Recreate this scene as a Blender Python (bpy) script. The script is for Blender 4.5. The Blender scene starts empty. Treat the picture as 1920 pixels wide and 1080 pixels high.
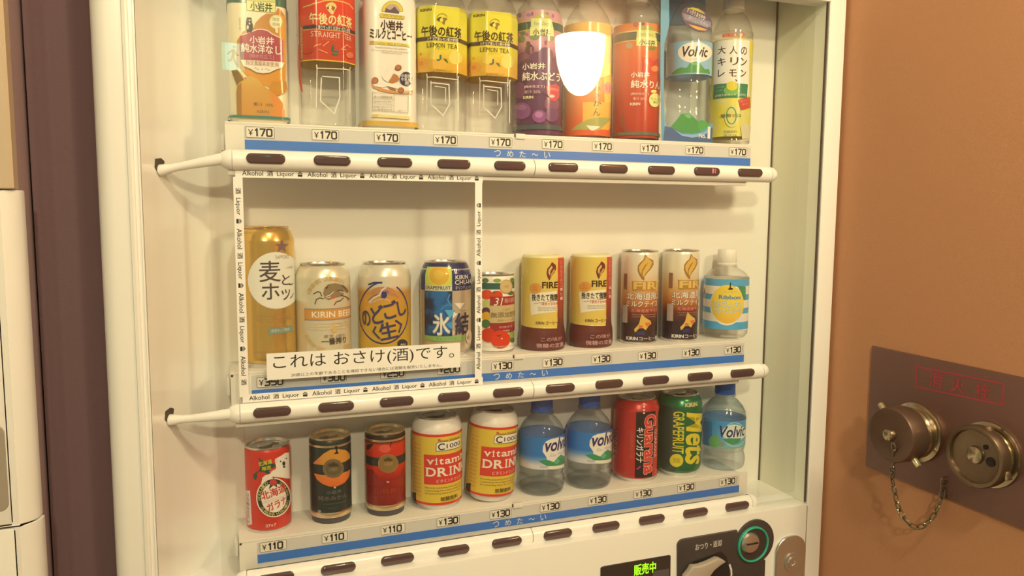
import bpy, bmesh, math, random
from mathutils import Vector, Matrix
random.seed(4)
sc = bpy.context.scene
COL = sc.collection
PI = math.pi
# ------------------------------------------------------------------ camera, light, exposure
CAM = Vector((-0.03982, -0.88591, -0.05860))
FPX = 1412.1
RT = Vector((0.936746, -0.349960, 0.005983))
DN = Vector((-0.029267, -0.095351, -0.995013))
FW = Vector((0.348785, 0.931899, -0.099562))
cam = bpy.data.cameras.new('camera'); cam_o = bpy.data.objects.new('camera', cam); COL.objects.link(cam_o)
cam.sensor_width = 36; cam.lens = FPX / 1920 * 36; cam.clip_start = 0.02
m = Matrix((RT, -DN, -FW)).transposed().to_4x4(); m.translation = CAM
cam_o.matrix_world = m
sc.camera = cam_o
sc.view_settings.view_transform = 'Standard'; sc.view_settings.look = 'None'
sc.view_settings.gamma = 1.0; sc.view_settings.use_curve_mapping = False
sc.view_settings.exposure = -0.09
sc.cycles.use_denoising = True
sc.cycles.transparent_max_bounces = 40
sc.cycles.max_bounces = 8
WHITE = (0.905, 0.760, 0.465)          # colour of the room light
WORLD_STRENGTH = 0.36
SCONCE_STRENGTH = 66.0
DOWNLIGHT_W = 46.0
w = bpy.data.worlds.new('room_beyond'); sc.world = w; w.use_nodes = True
w.node_tree.nodes['Background'].inputs[0].default_value = (0.92, 0.765, 0.41, 1)
w.node_tree.nodes['Background'].inputs[1].default_value = WORLD_STRENGTH

# ------------------------------------------------------------------ helpers: geometry of the place
def ray(u, v):
    return RT * ((u - 960) / FPX) + DN * ((v - 540) / FPX) + FW
def aty(u, v, y):
    d = ray(u, v); return CAM + d * ((y - CAM.y) / d.y)
def atx(u, v, x):
    d = ray(u, v); return CAM + d * ((x - CAM.x) / d.x)
def lin(c):
    c /= 255.0
    return c / 12.92 if c <= 0.04045 else ((c + 0.055) / 1.055) ** 2.4
WB = (lin(248), lin(231), lin(186))
def alb(h):                                # observed colour -> surface colour under the warm light
    r = [lin(int(h[i:i + 2], 16)) for i in (0, 2, 4)]
    return tuple(min(0.88, max(0.004, a / b)) for a, b in zip(r, WB)) + (1,)

_M = {}
def P(mat):
    return next(n for n in mat.node_tree.nodes if n.type == 'BSDF_PRINCIPLED')
def new_mat(name):
    mt = bpy.data.materials.new(name); mt.use_nodes = True
    return mt
def mat(h, rough=0.4, metal=0.0, coat=0.0, bump=0.0, bscale=200.0, spec=0.5, var=0.0):
    k = (h, rough, metal, coat, bump, bscale, spec, var)
    if k in _M: return _M[k]
    mt = new_mat('surface_' + h); b = P(mt); nt = mt.node_tree
    b.inputs['Base Color'].default_value = alb(h)
    b.inputs['Roughness'].default_value = rough; b.inputs['Metallic'].default_value = metal
    b.inputs['Coat Weight'].default_value = coat; b.inputs['Coat Roughness'].default_value = 0.08
    b.inputs['Specular IOR Level'].default_value = spec
    if bump or var:
        tc = nt.nodes.new('ShaderNodeTexCoord'); nz = nt.nodes.new('ShaderNodeTexNoise')
        nz.inputs['Scale'].default_value = bscale; nz.inputs['Detail'].default_value = 6
        nt.links.new(tc.outputs['Object'], nz.inputs['Vector'])
        if bump:
            bp = nt.nodes.new('ShaderNodeBump'); bp.inputs['Strength'].default_value = bump
            bp.inputs['Distance'].default_value = 0.002
            nt.links.new(nz.outputs['Fac'], bp.inputs['Height']); nt.links.new(bp.outputs['Normal'], b.inputs['Normal'])
        if var:
            rp = nt.nodes.new('ShaderNodeValToRGB'); c = alb(h)
            rp.color_ramp.elements[0].position = 0.3; rp.color_ramp.elements[1].position = 0.7
            rp.color_ramp.elements[0].color = tuple(x * (1 - var) for x in c[:3]) + (1,)
            rp.color_ramp.elements[1].color = tuple(min(1, x * (1 + var)) for x in c[:3]) + (1,)
            nt.links.new(nz.outputs['Fac'], rp.inputs['Fac']); nt.links.new(rp.outputs['Color'], b.inputs['Base Color'])
    _M[k] = mt
    return mt
def ramp_mat(stops, lo, hi, axis=2, rough=0.18, metal=0.0, key=None):
    """colour bands along one axis of the object (printing on a label)"""
    k = ('ramp', tuple(stops), lo, hi, axis, rough, metal)
    if k in _M: return _M[k]
    mt = new_mat('printed_gradient'); b = P(mt); nt = mt.node_tree
    tc = nt.nodes.new('ShaderNodeTexCoord'); sp = nt.nodes.new('ShaderNodeSeparateXYZ')
    mr = nt.nodes.new('ShaderNodeMapRange'); rp = nt.nodes.new('ShaderNodeValToRGB')
    mr.inputs['From Min'].default_value = lo; mr.inputs['From Max'].default_value = hi
    nt.links.new(tc.outputs['Object'], sp.inputs[0]); nt.links.new(sp.outputs[axis], mr.inputs['Value'])
    nt.links.new(mr.outputs[0], rp.inputs[0]); nt.links.new(rp.outputs[0], b.inputs['Base Color'])
    cr = rp.color_ramp
    cr.elements[0].position, cr.elements[0].color = stops[0][0], alb(stops[0][1])
    cr.elements[1].position, cr.elements[1].color = stops[-1][0], alb(stops[-1][1])
    for p, h in stops[1:-1]:
        e = cr.elements.new(p); e.color = alb(h)
    b.inputs['Roughness'].default_value = rough; b.inputs['Metallic'].default_value = metal
    _M[k] = mt
    return mt
def noise_mat(h1, h2, scale=60, rough=0.2, metal=0.0, lo=.4, hi=.6):
    k = ('noise', h1, h2, scale, rough, metal)
    if k in _M: return _M[k]
    mt = new_mat('printed_mottle'); b = P(mt); nt = mt.node_tree
    tc = nt.nodes.new('ShaderNodeTexCoord'); nz = nt.nodes.new('ShaderNodeTexNoise'); rp = nt.nodes.new('ShaderNodeValToRGB')
    nz.inputs['Scale'].default_value = scale; nz.inputs['Detail'].default_value = 3
    nt.links.new(tc.outputs['Object'], nz.inputs['Vector']); nt.links.new(nz.outputs['Fac'], rp.inputs[0])
    rp.color_ramp.elements[0].position = lo; rp.color_ramp.elements[1].position = hi
    rp.color_ramp.elements[0].color = alb(h1); rp.color_ramp.elements[1].color = alb(h2)
    nt.links.new(rp.outputs[0], b.inputs['Base Color']); b.inputs['Roughness'].default_value = rough; b.inputs['Metallic'].default_value = metal
    _M[k] = mt
    return mt
def emit_mat(rgb, s):
    k = ('emit', rgb, s)
    if k in _M: return _M[k]
    mt = new_mat('lit'); b = P(mt)
    b.inputs['Base Color'].default_value = (0.02, 0.02, 0.02, 1)
    b.inputs['Emission Color'].default_value = tuple(rgb) + (1,); b.inputs['Emission Strength'].default_value = s
    _M[k] = mt
    return mt
def clear_mat(tint=(0.97, 0.97, 0.95), milk=0.05, edge=0.75, rough=0.03, ior=1.45, glow_film=0.0, glow_rough=0.2, body=(0.9, 0.9, 0.87)):
    """thin clear shell: see-through, mirror-like by Fresnel, a little milky, darker where seen edge-on"""
    k = ('clear', tint, milk, edge, rough, ior, glow_film, body)
    if k in _M: return _M[k]
    mt = new_mat('clear_plastic'); nt = mt.node_tree; N = nt.nodes; L = nt.links
    for n in list(N):
        if n.type == 'BSDF_PRINCIPLED': N.remove(n)
    out = N['Material Output']
    tr = N.new('ShaderNodeBsdfTransparent'); gl = N.new('ShaderNodeBsdfGlossy'); df = N.new('ShaderNodeBsdfDiffuse')
    lw = N.new('ShaderNodeLayerWeight'); lw.inputs[0].default_value = 0.35
    mx = N.new('ShaderNodeMix'); mx.data_type = 'RGBA'
    mx.inputs[6].default_value = tuple(tint) + (1,); mx.inputs[7].default_value = tuple(t * edge for t in tint) + (1,)
    L.new(lw.outputs['Facing'], mx.inputs[0]); L.new(mx.outputs[2], tr.inputs[0])
    df.inputs[0].default_value = tuple(body) + (1,)
    gl.inputs['Roughness'].default_value = rough
    m1 = N.new('ShaderNodeMixShader'); m1.inputs[0].default_value = milk
    tl = N.new('ShaderNodeBsdfTranslucent'); tl.inputs[0].default_value = tuple(body) + (1,)
    m0 = N.new('ShaderNodeMixShader'); m0.inputs[0].default_value = 0.5
    L.new(df.outputs[0], m0.inputs[1]); L.new(tl.outputs[0], m0.inputs[2])
    L.new(tr.outputs[0], m1.inputs[1]); L.new(m0.outputs[0], m1.inputs[2])
    l2 = N.new('ShaderNodeLayerWeight'); l2.inputs[0].default_value = 0.5      # Schlick's curve, the same from both sides of a thin shell
    pw_ = N.new('ShaderNodeMath'); pw_.operation = 'POWER'; pw_.inputs[1].default_value = 5
    L.new(l2.outputs['Facing'], pw_.inputs[0])
    r0 = ((ior - 1) / (ior + 1)) ** 2
    ma = N.new('ShaderNodeMath'); ma.operation = 'MULTIPLY_ADD'; ma.inputs[1].default_value = 1 - r0; ma.inputs[2].default_value = r0
    L.new(pw_.outputs[0], ma.inputs[0])
    m2 = N.new('ShaderNodeMixShader'); L.new(ma.outputs[0], m2.inputs[0])
    L.new(m1.outputs[0], m2.inputs[1]); L.new(gl.outputs[0], m2.inputs[2])
    last = m2
    if glow_film:
        g2 = N.new('ShaderNodeBsdfGlossy'); g2.inputs['Roughness'].default_value = glow_rough
        m3 = N.new('ShaderNodeMixShader'); m3.inputs[0].default_value = glow_film
        L.new(m2.outputs[0], m3.inputs[1]); L.new(g2.outputs[0], m3.inputs[2]); last = m3
    L.new(last.outputs[0], out.inputs[0])
    _M[k] = mt
    return mt

# ------------------------------------------------------------------ helpers: objects
def thing(name, label=None, cat=None, loc=(0, 0, 0), rot=(0, 0, 0), group=None):
    o = bpy.data.objects.new(name, None); o.empty_display_size = 0.02; COL.objects.link(o)
    o.location = loc; o.rotation_euler = rot
    if label: o['label'] = label
    if cat: o['category'] = cat
    if group: o['group'] = group
    return o
def finish(name, bm, mats, parent=None, smooth=True, angle=35, label=None, kind=None, loc=None):
    me = bpy.data.meshes.new(name); bm.to_mesh(me); bm.free()
    for mt in (mats if isinstance(mats, (list, tuple)) else [mats]): me.materials.append(mt)
    if smooth:
        for p in me.polygons: p.use_smooth = True
        me.set_sharp_from_angle(angle=math.radians(angle))
    o = bpy.data.objects.new(name, me); COL.objects.link(o)
    if parent: o.parent = parent
    if loc: o.location = loc
    if label: o['label'] = label
    if kind: o['kind'] = kind
    return o
def copy_tree(o, parent=None):
    c = o.copy(); COL.objects.link(c)
    if parent: c.parent = parent
    for ch in list(o.children): copy_tree(ch, c)
    return c
def add_box(bm, x0, x1, y0, y1, z0, z1, bev=0.0, seg=2, mi=0):
    b2 = bmesh.new()
    vs = [b2.verts.new((x, y, z)) for x in (x0, x1) for y in (y0, y1) for z in (z0, z1)]
    for f in ((0, 1, 3, 2), (4, 6, 7, 5), (0, 4, 5, 1), (2, 3, 7, 6), (0, 2, 6, 4), (1, 5, 7, 3)):
        b2.faces.new([vs[i] for i in f])
    if bev: bmesh.ops.bevel(b2, geom=b2.edges[:], offset=bev, segments=seg, affect='EDGES', profile=0.5)
    merge(bm, b2, mi)
def merge(bm, b2, mi=0, mtx=None):
    bmesh.ops.recalc_face_normals(b2, faces=b2.faces[:])
    if mtx is not None: bmesh.ops.transform(b2, matrix=mtx, verts=b2.verts[:])
    mp = {v: bm.verts.new(v.co) for v in b2.verts}
    for f in b2.faces:
        try:
            nf = bm.faces.new([mp[v] for v in f.verts]); nf.material_index = mi
        except ValueError: pass
    b2.free()
def prism(pts, a, b, axis='z', bev=0.0, seg=2, cap_bev=True):
    """closed outline extruded along an axis; outline coords are the other two axes in order"""
    bm = bmesh.new()
    def co(p, t):
        return {'z': (p[0], p[1], t), 'x': (t, p[0], p[1]), 'y': (p[0], t, p[1])}[axis]
    A = [bm.verts.new(co(p, a)) for p in pts]; B = [bm.verts.new(co(p, b)) for p in pts]
    n = len(pts)
    fa = bm.faces.new(A); fb = bm.faces.new(list(reversed(B)))
    for i in range(n): bm.faces.new((A[i], B[i], B[(i + 1) % n], A[(i + 1) % n]))
    bmesh.ops.recalc_face_normals(bm, faces=bm.faces[:])
    if bev:
        ed = list(set(fa.edges[:] + fb.edges[:]))
        bmesh.ops.bevel(bm, geom=ed, offset=bev, segments=seg, affect='EDGES', profile=0.5)
    return bm
def rrect(x0, x1, z0, z1, r, n=5):
    out = []
    for cx, cz, a0 in ((x1 - r, z1 - r, 0), (x0 + r, z1 - r, 90), (x0 + r, z0 + r, 180), (x1 - r, z0 + r, 270)):
        for i in range(n + 1):
            a = math.radians(a0 + 90 * i / n); out.append((cx + r * math.cos(a), cz + r * math.sin(a)))
    return out
def catmull(pts, k=4):
    out = []
    for i in range(len(pts) - 1):
        p0, p1, p2, p3 = pts[max(i - 1, 0)], pts[i], pts[i + 1], pts[min(i + 2, len(pts) - 1)]
        for j in range(k):
            t = j / k
            out.append(tuple(0.5 * (2 * b + (c - a) * t + (2 * a - 5 * b + 4 * c - d) * t * t + (3 * b - a - 3 * c + d) * t ** 3)
                             for a, b, c, d in zip(p0, p1, p2, p3)))
    out.append(tuple(pts[-1]))
    return out
def rho_round(t): return 1.0
def rho_oct(t):
    c, s = abs(math.cos(t)), abs(math.sin(t)); return 1 / max(c, s, (c + s) / 1.52)
def rho_soft(t):
    c, s = abs(math.cos(t)), abs(math.sin(t)); return 0.985 / (c ** 5 + s ** 5) ** 0.2
def lathe(prof, rho=rho_round, n=64, bm=None, mi=0):
    """prof: list of (radius, z) or (radius, z, squareness 0..1)"""
    bm = bm or bmesh.new()
    rings = []
    for p in prof:
        r, z = p[0], p[1]; q = p[2] if len(p) > 2 else 1.0
        if r < 1e-6: rings.append([bm.verts.new((0, 0, z))]); continue
        ring = []
        for i in range(n):
            t = 2 * PI * i / n; k = r * (1 + (rho(t) - 1) * q)
            ring.append(bm.verts.new((k * math.sin(t), -k * math.cos(t), z)))
        rings.append(ring)
    for a, b in zip(rings, rings[1:]):
        for i in range(n):
            j = (i + 1) % n
            if len(a) == 1 and len(b) == 1: continue
            if len(a) == 1: f = bm.faces.new((a[0], b[j], b[i]))
            elif len(b) == 1: f = bm.faces.new((a[i], a[j], b[0]))
            else: f = bm.faces.new((a[i], a[j], b[j], b[i]))
            f.material_index = mi
    return bm
def tube(path, r, n=12, bm=None, mi=0, caps=True):
    bm = bm or bmesh.new(); rings = []
    P3 = [Vector(p) for p in path]; up = Vector((0.13, 0.31, 0.94)).normalized()
    for i, p in enumerate(P3):
        t = (P3[min(i + 1, len(P3) - 1)] - P3[max(i - 1, 0)]).normalized()
        a = t.cross(up).normalized(); b = t.cross(a)
        rr = r[i] if isinstance(r, (list, tuple)) else r
        rings.append([bm.verts.new(p + (a * math.cos(2 * PI * k / n) + b * math.sin(2 * PI * k / n)) * rr) for k in range(n)])
    for A, B in zip(rings, rings[1:]):
        for i in range(n):
            f = bm.faces.new((A[i], A[(i + 1) % n], B[(i + 1) % n], B[i])); f.material_index = mi
    if caps:
        bm.faces.new(rings[0]).material_index = mi; bm.faces.new(list(reversed(rings[-1]))).material_index = mi
    bmesh.ops.recalc_face_normals(bm, faces=bm.faces[:])
    return bm

# ------------------------------------------------------------------ lettering
_T = {}
def glyphs(s, bold=0.0, shear=0.0, spacing=1.0, res=3):
    k = (s, bold, shear, spacing, res)
    if k in _T: return _T[k]
    latin = all(ord(ch) < 128 for ch in s)
    cu = bpy.data.curves.new('lettering', 'FONT'); cu.body = s; cu.size = 1; cu.resolution_u = res
    cu.offset = bold * .5 if latin else 0; cu.shear = shear; cu.space_character = spacing; cu.dimensions = '2D'; cu.fill_mode = 'BOTH'
    o = bpy.data.objects.new('lettering', cu); COL.objects.link(o)
    dg = bpy.context.evaluated_depsgraph_get(); me = o.evaluated_get(dg).to_mesh()
    V = [(v.co.x, v.co.y) for v in me.vertices]; F = [tuple(p.vertices) for p in me.polygons]
    o.evaluated_get(dg).to_mesh_clear()
    bpy.data.objects.remove(o); bpy.data.curves.remove(cu)
    if V:
        x0 = min(v[0] for v in V); x1 = max(v[0] for v in V); y0 = min(v[1] for v in V); y1 = max(v[1] for v in V)
        V = [((x - x0) / max(x1 - x0, 1e-6) - .5, (y - y0) / max(y1 - y0, 1e-6) - .5) for x, y in V]
        if bold and not latin:             # heavier strokes: the same letters laid over each other, a hair apart
            bx, by = bold * .55 / max(x1 - x0, 1e-6), bold * .55 / max(y1 - y0, 1e-6); n = len(V); V0, F0 = V, F; V, F = [], []
            for i, (sx, sy) in enumerate(((-1, -1), (1, -1), (1, 1), (-1, 1))):
                V += [(x + sx * bx, y + sy * by) for x, y in V0]; F += [tuple(j + i * n for j in f) for f in F0]
    _T[k] = (V, F)
    return _T[k]
SEG = {'1': [[(.25, .78), (.55, 1), (.55, 0)]], '7': [[(0, 1), (1, 1), (.35, 0)]],
       '0': [[(.15, 1), (.85, 1), (1, .88), (1, .12), (.85, 0), (.15, 0), (0, .12), (0, .88), (.15, 1)]],
       '3': [[(0, 1), (.85, 1), (1, .9), (1, .62), (.88, .52), (1, .42), (1, .1), (.85, 0), (0, 0)], [(.25, .52), (.88, .52)]],
       '2': [[(0, 1), (.85, 1), (1, .9), (1, .62), (.85, .52), (.15, .52), (0, .42), (0, 0), (1, 0)]],
       '5': [[(1, 1), (0, 1), (0, .56), (.85, .56), (1, .46), (1, .1), (.85, 0), (0, 0)]]}

class Print:
    """flat print (paper, ink) laid on a surface: shapes are drawn in surface coordinates (u across, v up)"""
    def __init__(s, base=0.00015, step=0.00005):
        s.rough = 0.45; s.bm = bmesh.new(); s.mats = []; s.layer = 0; s.base = base; s.step = step; s.o = (0, 0, 1.0)
    def view(s, x0, y0, k): s.o = (x0, y0, k); return s
    def px(s, x, y): return s.o[0] + x / s.o[2], s.o[1] + y / s.o[2]
    def mi(s, c):
        mt = mat(c, s.rough) if isinstance(c, str) else c
        if mt not in s.mats: s.mats.append(mt)
        return s.mats.index(mt)
    def add(s, V, F, c, copies=False):
        i = s.mi(c); q = max(1, len(V) // 4) if copies else len(V) + 1
        vs = [s.bm.verts.new((u, v, s.layer + .22 * (j // q))) for j, (u, v) in enumerate(V)]
        for f in F:
            try: s.bm.faces.new([vs[k] for k in f]).material_index = i
            except ValueError: pass
    def up(s): s.layer += 1
    def poly_uv(s, pts, c, up=True, sub=0.0):
        i = s.mi(c); vs = [s.bm.verts.new((u, v, s.layer + sub)) for u, v in pts]
        try: f = s.bm.faces.new(vs)
        except ValueError: return
        f.material_index = i
        if len(pts) > 3: bmesh.ops.triangulate(s.bm, faces=[f])
        if up: s.layer += 1
    def stroke_uv(s, pts, wd, c, up=True):
        for k, ((x0, y0), (x1, y1)) in enumerate(zip(pts, pts[1:])):
            dx, dy = x1 - x0, y1 - y0; l = math.hypot(dx, dy) or 1; ux, uy = dx / l * wd / 2, dy / l * wd / 2
            s.poly_uv([(x0 - ux * .6 - uy, y0 - uy * .6 + ux), (x0 - ux * .6 + uy, y0 - uy * .6 - ux), (x1 + ux * .6 + uy, y1 + uy * .6 - ux), (x1 + ux * .6 - uy, y1 + uy * .6 + ux)], c, False, .3 * (k % 2) + (.15 if k == len(pts) - 2 else 0))
        if up: s.layer += 1
    def text_uv(s, t, u, v, wd, ht, c, rot=0.0, bold=0.0, shear=0.0, spacing=1.0, res=3, up=True):
        V, F = glyphs(t, bold, shear, spacing, res); ca, sa = math.cos(math.radians(rot)), math.sin(math.radians(rot))
        s.add([(u + x * wd * ca - y * ht * sa, v + x * wd * sa + y * ht * ca) for x, y in V], F, c, bold > 0 and not all(ord(ch) < 128 for ch in t))
        if up: s.layer += 1
    def digits_uv(s, t, u, v, h, wd, gap, sw, c):
        for ch in t:
            k = .62 if ch == '1' else 1
            for pl in SEG[ch]: s.stroke_uv([(u + x * wd * (k if ch != '1' else 1) - (wd * .2 if ch == '1' else 0), v + y * h) for x, y in pl], sw, c, False)
            u += wd * k + gap
        s.layer += 1
    def frame_uv(s, x0, x1, y0, y1, r, wd, c):
        o = rrect(x0, x1, y0, y1, r); i = rrect(x0 + wd, x1 - wd, y0 + wd, y1 - wd, max(r - wd, wd * .2)); n = len(o)
        for k in range(n): s.poly_uv([o[k], o[(k + 1) % n], i[(k + 1) % n], i[k]], c, False)
        s.layer += 1
    # ---- the same in photograph coordinates, found on the surface by intersection
    def poly(s, pts, c): s.poly_uv([s.uv(*s.px(*p)) for p in pts], c)
    def stroke(s, pts, wd, c, uvw=None):
        q = [s.uv(*s.px(*p)) for p in pts]
        s.stroke_uv(q, wd / s.o[2] * s.scale(), c)
    def ell(s, cx, cy, rx, ry, c, rot=0, n=36, a0=0, a1=360):
        ca, sa = math.cos(math.radians(rot)), math.sin(math.radians(rot)); pts = []
        m_ = n if a1 - a0 >= 360 else n + 1
        for i in range(m_):
            a = math.radians(a0 + (a1 - a0) * i / n); x, y = rx * math.cos(a), -ry * math.sin(a)
            pts.append((cx + x * ca - y * sa, cy + x * sa + y * ca))
        s.poly(pts, c)
    def ring(s, cx, cy, rx, ry, wd, c, a0=0, a1=360, n=48):
        s.stroke([(cx + rx * math.cos(math.radians(a0 + (a1 - a0) * i / n)), cy - ry * math.sin(math.radians(a0 + (a1 - a0) * i / n))) for i in range(n + 1)], wd, c)
    def text(s, t, x0, y0, x1, y1, c, rot=0.0, **k):
        cx, cy = (x0 + x1) / 2, (y0 + y1) / 2
        if rot == 0:
            a = s.uv(*s.px(x0, cy)); b = s.uv(*s.px(x1, cy)); u = (a[0] + b[0]) / 2; wd = b[0] - a[0]
            t_ = s.uv(*s.px(cx, y0)); b_ = s.uv(*s.px(cx, y1)); v = (t_[1] + b_[1]) / 2; ht = t_[1] - b_[1]
        elif abs(rot) == 90:
            a = s.uv(*s.px(x0, cy)); b = s.uv(*s.px(x1, cy)); u = (a[0] + b[0]) / 2; ht = b[0] - a[0]
            t_ = s.uv(*s.px(cx, y0)); b_ = s.uv(*s.px(cx, y1)); v = (t_[1] + b_[1]) / 2; wd = t_[1] - b_[1]
        else:                              # x0..x1 and y0..y1 give length and height along the slanted line
            u, v = s.uv(*s.px(cx, cy)); wd = (x1 - x0) / s.o[2] * s.scale(); ht = (y1 - y0) / s.o[2] * s.scale()
        s.text_uv(t, u, v, wd, ht, c, rot, **k)
    def arc_text(s, t, cx, cy, rx, ry, a0, a1, ht, c, inside=False, **k):
        n = len(t)
        for i, ch in enumerate(t):
            if ch == ' ': continue
            a = a0 + (a1 - a0) * (i + .5) / n; ar = math.radians(a)
            x, y = cx + rx * math.cos(ar), cy - ry * math.sin(ar)
            u, v = s.uv(*s.px(x, y)); q = s.scale() / s.o[2]
            s.text_uv(ch, u, v, ht * .72 * q, ht * q, c, (a - 90) if not inside else (a + 90), up=False, **k)
        s.layer += 1

class FlatPrint(Print):
    def __init__(s, y=0.0, x=None, **k): super().__init__(**k); s.y = y; s.x = x
    def uv(s, x, y):
        if s.x is not None:
            p = atx(x, y, s.x); return (-p.y, p.z)
        p = aty(x, y, s.y); return (p.x, p.z)
    def scale(s): return 0.00068
    def build(s, name, parent=None, label=None, org=(0, 0, 0)):
        for v in s.bm.verts:
            u, h, l = v.co; off = s.base + l * s.step
            if s.x is not None: v.co = Vector((s.x - off - org[0], -u - org[1], h - org[2]))
            else: v.co = Vector((u - org[0], s.y - off - org[1], h - org[2]))
        return finish(name, s.bm, s.mats, parent, smooth=False, label=label)

def neck_r(v, R=.0331, pts=((.1040, 1.0), (.1075, .985), (.1157, .900), (.1197, .80))):
    if v <= pts[0][0]: return R
    for (a, ra), (b, rb_) in zip(pts, pts[1:]):
        if v <= b: return R * (ra + (rb_ - ra) * (v - a) / (b - a))
    return R * .8
class WrapPrint(Print):
    """print wrapped round a can or bottle standing at loc"""
    def __init__(s, loc, R, rho=rho_round, rf=None, tilt=None, **k):
        super().__init__(**k); s.rough = 0.17; s.loc = Vector(loc); s.R = R; s.rho = rho; s.neck = rf is None and abs(R - .0331) < 1e-6 and loc[2] < -.1 and loc[0] > .01; s.rf = rf or (neck_r if s.neck else (lambda v: R))
        s.inv = (Matrix.Translation(s.loc) @ (tilt or Matrix.Identity(4))).inverted()
        s.camL = s.inv @ CAM
    def scale(s): return (s.loc - CAM).dot(FW) / FPX
    def uv(s, x, y):
        d = (s.inv.to_3x3() @ ray(x, y)); o = s.camL; r = s.R; t = 0
        for _ in range(14):
            a = d.x * d.x + d.y * d.y; b = o.x * d.x + o.y * d.y; c = o.x * o.x + o.y * o.y - r * r
            q = b * b - a * c
            t = (-b - math.sqrt(q)) / a if q > 0 else -b / a
            p = o + d * t; th = math.atan2(p.x, -p.y)
            r = 0.5 * r + 0.5 * s.rf(p.z) * s.rho(th)
        return (th * s.R, p.z)
    def band(s, cx, y0, y1, c, x0=None, x1=None):
        v0 = s.uv(*s.px(cx, y0))[1]; v1 = s.uv(*s.px(cx, y1))[1]
        if x0 is None: a, b = -PI * s.R, PI * s.R
        else:
            ym = (y0 + y1) / 2
            a = s.uv(*s.px(x0, ym))[0]; b = s.uv(*s.px(x1, ym))[0]
        s.poly_uv([(a, v1), (b, v1), (b, v0), (a, v0)], c)
    def build(s, name, parent, label=None, vcuts=()):
        if not s.bm.verts: return None
        us = [v.co.x for v in s.bm.verts]; lo, hi = min(us), max(us); step = 0.0024
        k = math.floor(lo / step) + 1
        while k * step < hi:
            bmesh.ops.bisect_plane(s.bm, geom=s.bm.verts[:] + s.bm.edges[:] + s.bm.faces[:], plane_co=(k * step + 1e-5, 0, 0), plane_no=(1, 0, 0)); k += 1
        if s.neck: vcuts = tuple(vcuts) + (.1040, .1058, .1075, .1095, .1115, .1136, .1157)
        for vc in vcuts:
            bmesh.ops.bisect_plane(s.bm, geom=s.bm.verts[:] + s.bm.edges[:] + s.bm.faces[:], plane_co=(0, vc, 0), plane_no=(0, 1, 0))
        for v in s.bm.verts:
            u, h, l = v.co; th = u / s.R; r = s.rf(h) * s.rho(th) + s.base + l * s.step
            v.co = Vector((r * math.sin(th), -r * math.cos(th), h))
        return finish(name, s.bm, s.mats, parent, smooth=True, angle=50, label=label)

# ------------------------------------------------------------------ colours used all over
CREAM = mat('f0e0b8', 0.30, coat=0.15)
CREAM2 = mat('ecdcb2', 0.38)
LINER = mat('ecdbae', 0.16, coat=0.35)
SIDE = mat('e6d8a2', 0.3)
PAPER = mat('fbecc8', 0.5)
INK = mat('262017', 0.5)
DARK = mat('3a3026', 0.4)
GREY = mat('cfc3a0', 0.45)
BLUE = mat('3d72a8', 0.4)
SILVER = mat('d8c8a0', 0.22, metal=0.9)
GOLD = mat('dfbf80', 0.27, metal=0.8)
STEEL = mat('d6c8a0', 0.22, metal=0.9)
YD = -0.016                      # front plane of the machine's door
YB = 0.0947                      # back panel of the display
YS = 0.0225                      # front of the shelves
YG = 0.0115                      # front of the glass
XR_IN = 0.7635; XR_OUT = 0.7925; XL_IN = -0.1305; XL_OUT = -0.1660
Z_OPEN = 0.2400; Z_LEDGE = -0.4925; Z_FLOOR = -1.60; Z_TOP = 0.36
BAR_Z = (0.0, -0.2866, -0.4857)
SHELF_Z = (0.0408, -0.2436, -0.4452)
XW = 0.797                       # right wall

# ------------------------------------------------------------------ the room
def slab(name, x0, x1, y0, y1, z0, z1, mt):
    bm = bmesh.new(); add_box(bm, x0, x1, y0, y1, z0, z1); return finish(name, bm, mt, smooth=False, kind='structure')
slab('wall_right', XW, XW + 0.12, -1.9, 0.9, Z_FLOOR, 0.9, mat('be804c', 0.85, bump=0.25, bscale=900, var=0.06))
slab('wall_back', -1.7, XW, 0.78, 0.9, Z_FLOOR, 0.9, mat('8c6650', 0.85, bump=0.2, bscale=500))
slab('floor', -1.7, XW + 1.6, -4.2, 0.9, Z_FLOOR - 0.1, Z_FLOOR, mat('8c6a48', 0.5, var=0.1, bscale=8))
slab('ceiling', -1.7, XW + 1.6, -4.2, 0.9, 0.9, 1.0, mat('e8d6ae', 0.8, bump=0.1, bscale=300))

# ------------------------------------------------------------------ the vending machine
vm = thing('vending_machine', 'cream drinks vending machine with three lit rows of samples behind glass', 'vending machine', (0.31, 0.3, Z_FLOOR))
O = Vector(vm.location)
def part(name, bm, mats, parent=vm, **k):
    bmesh.ops.translate(bm, vec=-O, verts=bm.verts[:])
    o = finish(name, bm, mats, parent, **k); return o
# everything under the machine is built in room coordinates and shifted by the machine's origin
cab = bmesh.new(); add_box(cab, XL_OUT + 0.006, XR_OUT - 0.004, 0.105, 0.74, Z_FLOOR + 0.04, Z_TOP - 0.004, 0.004)
for fx in (XL_OUT + 0.05, XR_OUT - 0.09):
    for fy in (0.13, 0.66): add_box(cab, fx, fx + 0.04, fy, fy + 0.04, Z_FLOOR, Z_FLOOR + 0.045)
part('cabinet', cab, CREAM2)
fr = bmesh.new()
rad = 0.016
left = [(XL_OUT + rad - rad * math.cos(a), YD + rad - rad * math.sin(a)) for a in [PI / 2 * i / 8 for i in range(9)]]
left += [(XL_IN - 0.006, YD), (XL_IN - 0.005, YD - 0.0022), (XL_IN - 0.002, YD - 0.0028), (XL_IN, YD - 0.0016), (XL_IN + .0006, YD + 0.003), (XL_IN + 0.0040, YD + 0.0032), (XL_IN + 0.0045, YD + 0.0012), (XL_IN + 0.0062, YD + 0.0012), (XL_IN + 0.0066, YD + 0.010), (XL_IN + 0.001, 0.104), (XL_OUT, 0.104)]
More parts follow.
